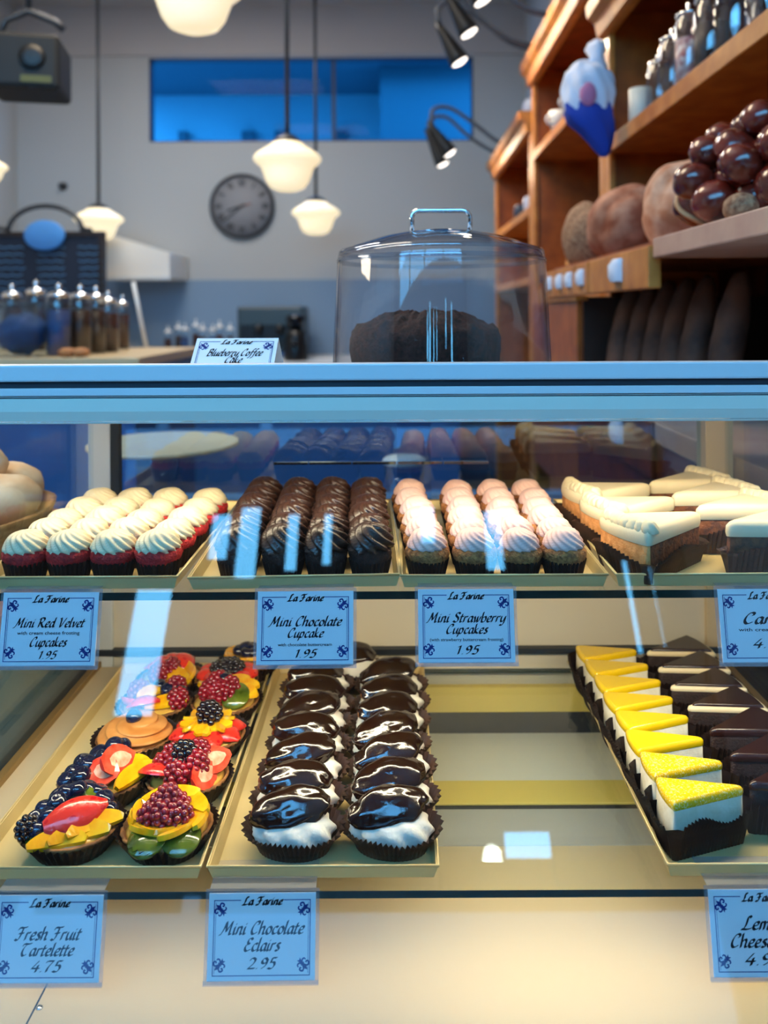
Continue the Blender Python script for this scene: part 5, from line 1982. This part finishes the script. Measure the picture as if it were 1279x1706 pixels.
b.blob(.026, .012, .036, 16, 10, M=Matrix.Translation((-.02, -.052, -.002)))
b.build('pink_patch', mat('pink_print', '#c47a9c', rough=.8), t)
b = MB()
b.tube(catmull([(.02, 0, .165), (.05, .06, .19), (XS - q.x - .004, .19, .17)], 6), .004, 6)
b.build('strap', MATS['white_cloth'], t)


# gooseneck spotlights
def gooseneck(label, tip, aim, path, d):
    t = thing('gooseneck_lamp', label, 'lamp', (0, 0, 0), (0, 0, 0), 'gooseneck spotlights over the shelving')
    pts = catmull([P(px, py, dd) for px, py, dd in path], 6)
    b = MB()
    b.tube(pts, .013, 8)
    b.build('arm', mat('arm_grey', '#4c525c', rough=.4), t)
    a, c = P(*aim), P(*tip)
    v = (c - a)
    L_ = v.length
    M = Matrix.Translation(a) @ v.to_track_quat('Z', 'Y').to_matrix().to_4x4()
    b = MB()
    b.lathe([(.016, -.05), (.022, 0), (.05, L_ * .85), (.052, L_), (.046, L_), (.044, L_ * .9), (0, L_ * .88)], 24, M=M)
    b.build('shade', M_BLACK, t)
    b = MB()
    b.lathe([(.045, L_ * .93), (.040, L_ * 1.02), (.02, L_ * 1.06), (0, L_ * 1.07)], 20, M=M)
    b.build('bulb', M_LAMP, t)
    l = bpy.data.lights.new('spot_glow', 'SPOT')
    l.energy = 14
    l.color = (1.0, .82, .58)
    l.spot_size = radians(110)
    l.spot_blend = .6
    l.shadow_soft_size = .04
    o = bpy.data.objects.new('spot_glow', l)
    COL.objects.link(o)
    o.location = c + v.normalized() * .04
    o.rotation_euler = (Vector((XW - .1, c.y - .5, EZ + .35)) - c).to_track_quat('-Z', 'Y').to_euler()


gooseneck('black gooseneck spotlight with white bulb, upper one of the pair above the blue window', (784, 56, 3.75), (752, 0, 3.75), [(890, 78, 3.80), (850, 66, 3.78), (800, 30, 3.76), (772, -4, 3.75), (750, -10, 3.75), (752, 0, 3.75)], 3.8)
gooseneck('black gooseneck spotlight with white bulb, lower one of the pair above the blue window', (768, 104, 4.0), (738, 52, 4.0), [(890, 84, 4.0), (850, 70, 4.0), (796, 28, 4.0), (758, 2, 4.0), (731, 16, 4.0), (738, 52, 4.0)], 4.0)
gooseneck('gooseneck spotlight in the distance, its bulb further right', (751, 256, 5.05), (722, 214, 5.05), [(862, 246, 5.05), (830, 236, 5.05), (790, 206, 5.05), (750, 180, 5.05), (722, 184, 5.05), (722, 214, 5.05)], 5.0)
gooseneck('gooseneck spotlight in the distance, its bulb lowest of all', (739, 274, 5.4), (716, 226, 5.4), [(858, 262, 5.35), (820, 252, 5.38), (780, 226, 5.4), (745, 196, 5.4), (718, 200, 5.4), (716, 226, 5.4)], 5.4)
gooseneck('gooseneck spotlight at the very top, cut by the picture edge', (808, 2, 3.35), (780, -45, 3.35), [(925, 26, 3.40), (890, 20, 3.38), (850, -5, 3.36), (815, -50, 3.35), (785, -75, 3.35), (780, -45, 3.35)], 3.4)

# ------------------------------------------------------------------ behind and beside the case
t = thing('prep_table', 'dark work table behind the display case', 'table', (0, 0, 0))
MB().box(-.75, .45, 1.45, 1.95, .86, .90).build('table_top', mat('dark_steel_top', '#3a6490', rough=.3), t)
for sx in (-.70, .40):
    for sy in (1.49, 1.91):
        MB().box(sx - .02, sx + .02, sy - .02, sy + .02, 0, .86).build('leg', M_ROD, t)
q = P(272, 743, 1.6)
t = thing('pedestal_stand', 'round cream pedestal plate behind the red velvet cupcakes', 'cake stand', (q.x, 1.6, .90))
hz = q.z - .90
b = MB()
b.lathe([(.0, hz), (.14, hz), (.150, hz + .004), (.150, hz + .010), (.142, hz + .009), (0, hz + .008)], 56)
b.build('plate', mat('cream_glaze', '#e2cfa8', rough=.3), t)
b = MB()
b.lathe([(.07, 0), (.075, .01), (.03, .03), (.018, hz * .5), (.03, hz - .01), (.05, hz)], 32)
b.build('foot', M_JAR, t)
q = P(672, 772, 1.7)
t = thing('paper_cup', 'white lidded cup standing on the table behind the case', 'cup', (q.x, 1.7, .90))
hz = q.z - .90
b = MB()
b.lathe([(.03, 0), (.045, hz), (.0, hz)], 24)
b.build('cup', M_JAR, t)
b = MB()
b.lathe([(.047, hz), (.048, hz + .008), (.04, hz + .014), (0, hz + .014)], 24)
b.build('lid', M_WHITE, t)

# neighbouring stand with a basket of rolls, seen through the glass end
t = thing('bread_stand', 'grey green stand beside the case carrying the roll basket', 'stand', (0, 0, 0))
MB().box(-1.25, -.46, .84, 1.40, .98, 1.0).build('stand_top', M_OAKP, t)
MB().box(-1.23, -.47, .86, 1.38, 0, .98).build('stand_body', mat('stand_paint', '#7d949c', rough=.5, col2='#6b8490', nscale=6), t)
t = thing('roll_basket', 'wide tan basket full of pale rolls beyond the glass end of the case', 'basket', (-.655, 1.07, 1.0))
b = MB()
b.lathe([(.13, 0), (.16, .05), (.172, .08), (.165, .08), (.15, .05), (0, .02)], 48, mod=lambda r, z, a, i: (r * (1 + .012 * sin(a * 40 + i * pi)), z))
b.build('wicker_bowl', mat('wicker', '#b98a52', rough=.7, col2='#8c6030', nscale=80), t)
k = 0
for ring, (n, rr, zz) in enumerate(((8, .115, .095), (5, .06, .135), (1, 0, .165))):
    for j in range(n):
        a = 2 * pi * j / n + ring * .4
        b = MB()
        b.blob(.050, .042, .036, 24, 14, amp=.08, freq=2, seed=k)
        o = b.build('bread_roll', mat('pale_roll_crust', '#d8a878', rough=.6, col2='#efd2ae', nscale=20) if k == 0 else MATS['pale_roll_crust'], None, (-.655 + rr * cos(a), 1.07 + rr * sin(a), 1.0 + zz), (0, 0, a))
        w8 = ['nearest the glass', 'next to the nearest', 'at the rear', 'behind at the left', 'at the far left', 'at the left front', 'at the front', 'at the right front']
        lab = ('pale roll in the outer ring of the basket, ' + w8[j]) if ring == 0 else (('pale roll in the inner layer of the basket, ' + ['right', 'rear right', 'rear left', 'front left', 'front right'][j]) if ring == 1 else 'topmost pale roll of the basket')
        tag(o, lab, 'bread roll', 'pale rolls in the basket')
        k += 1
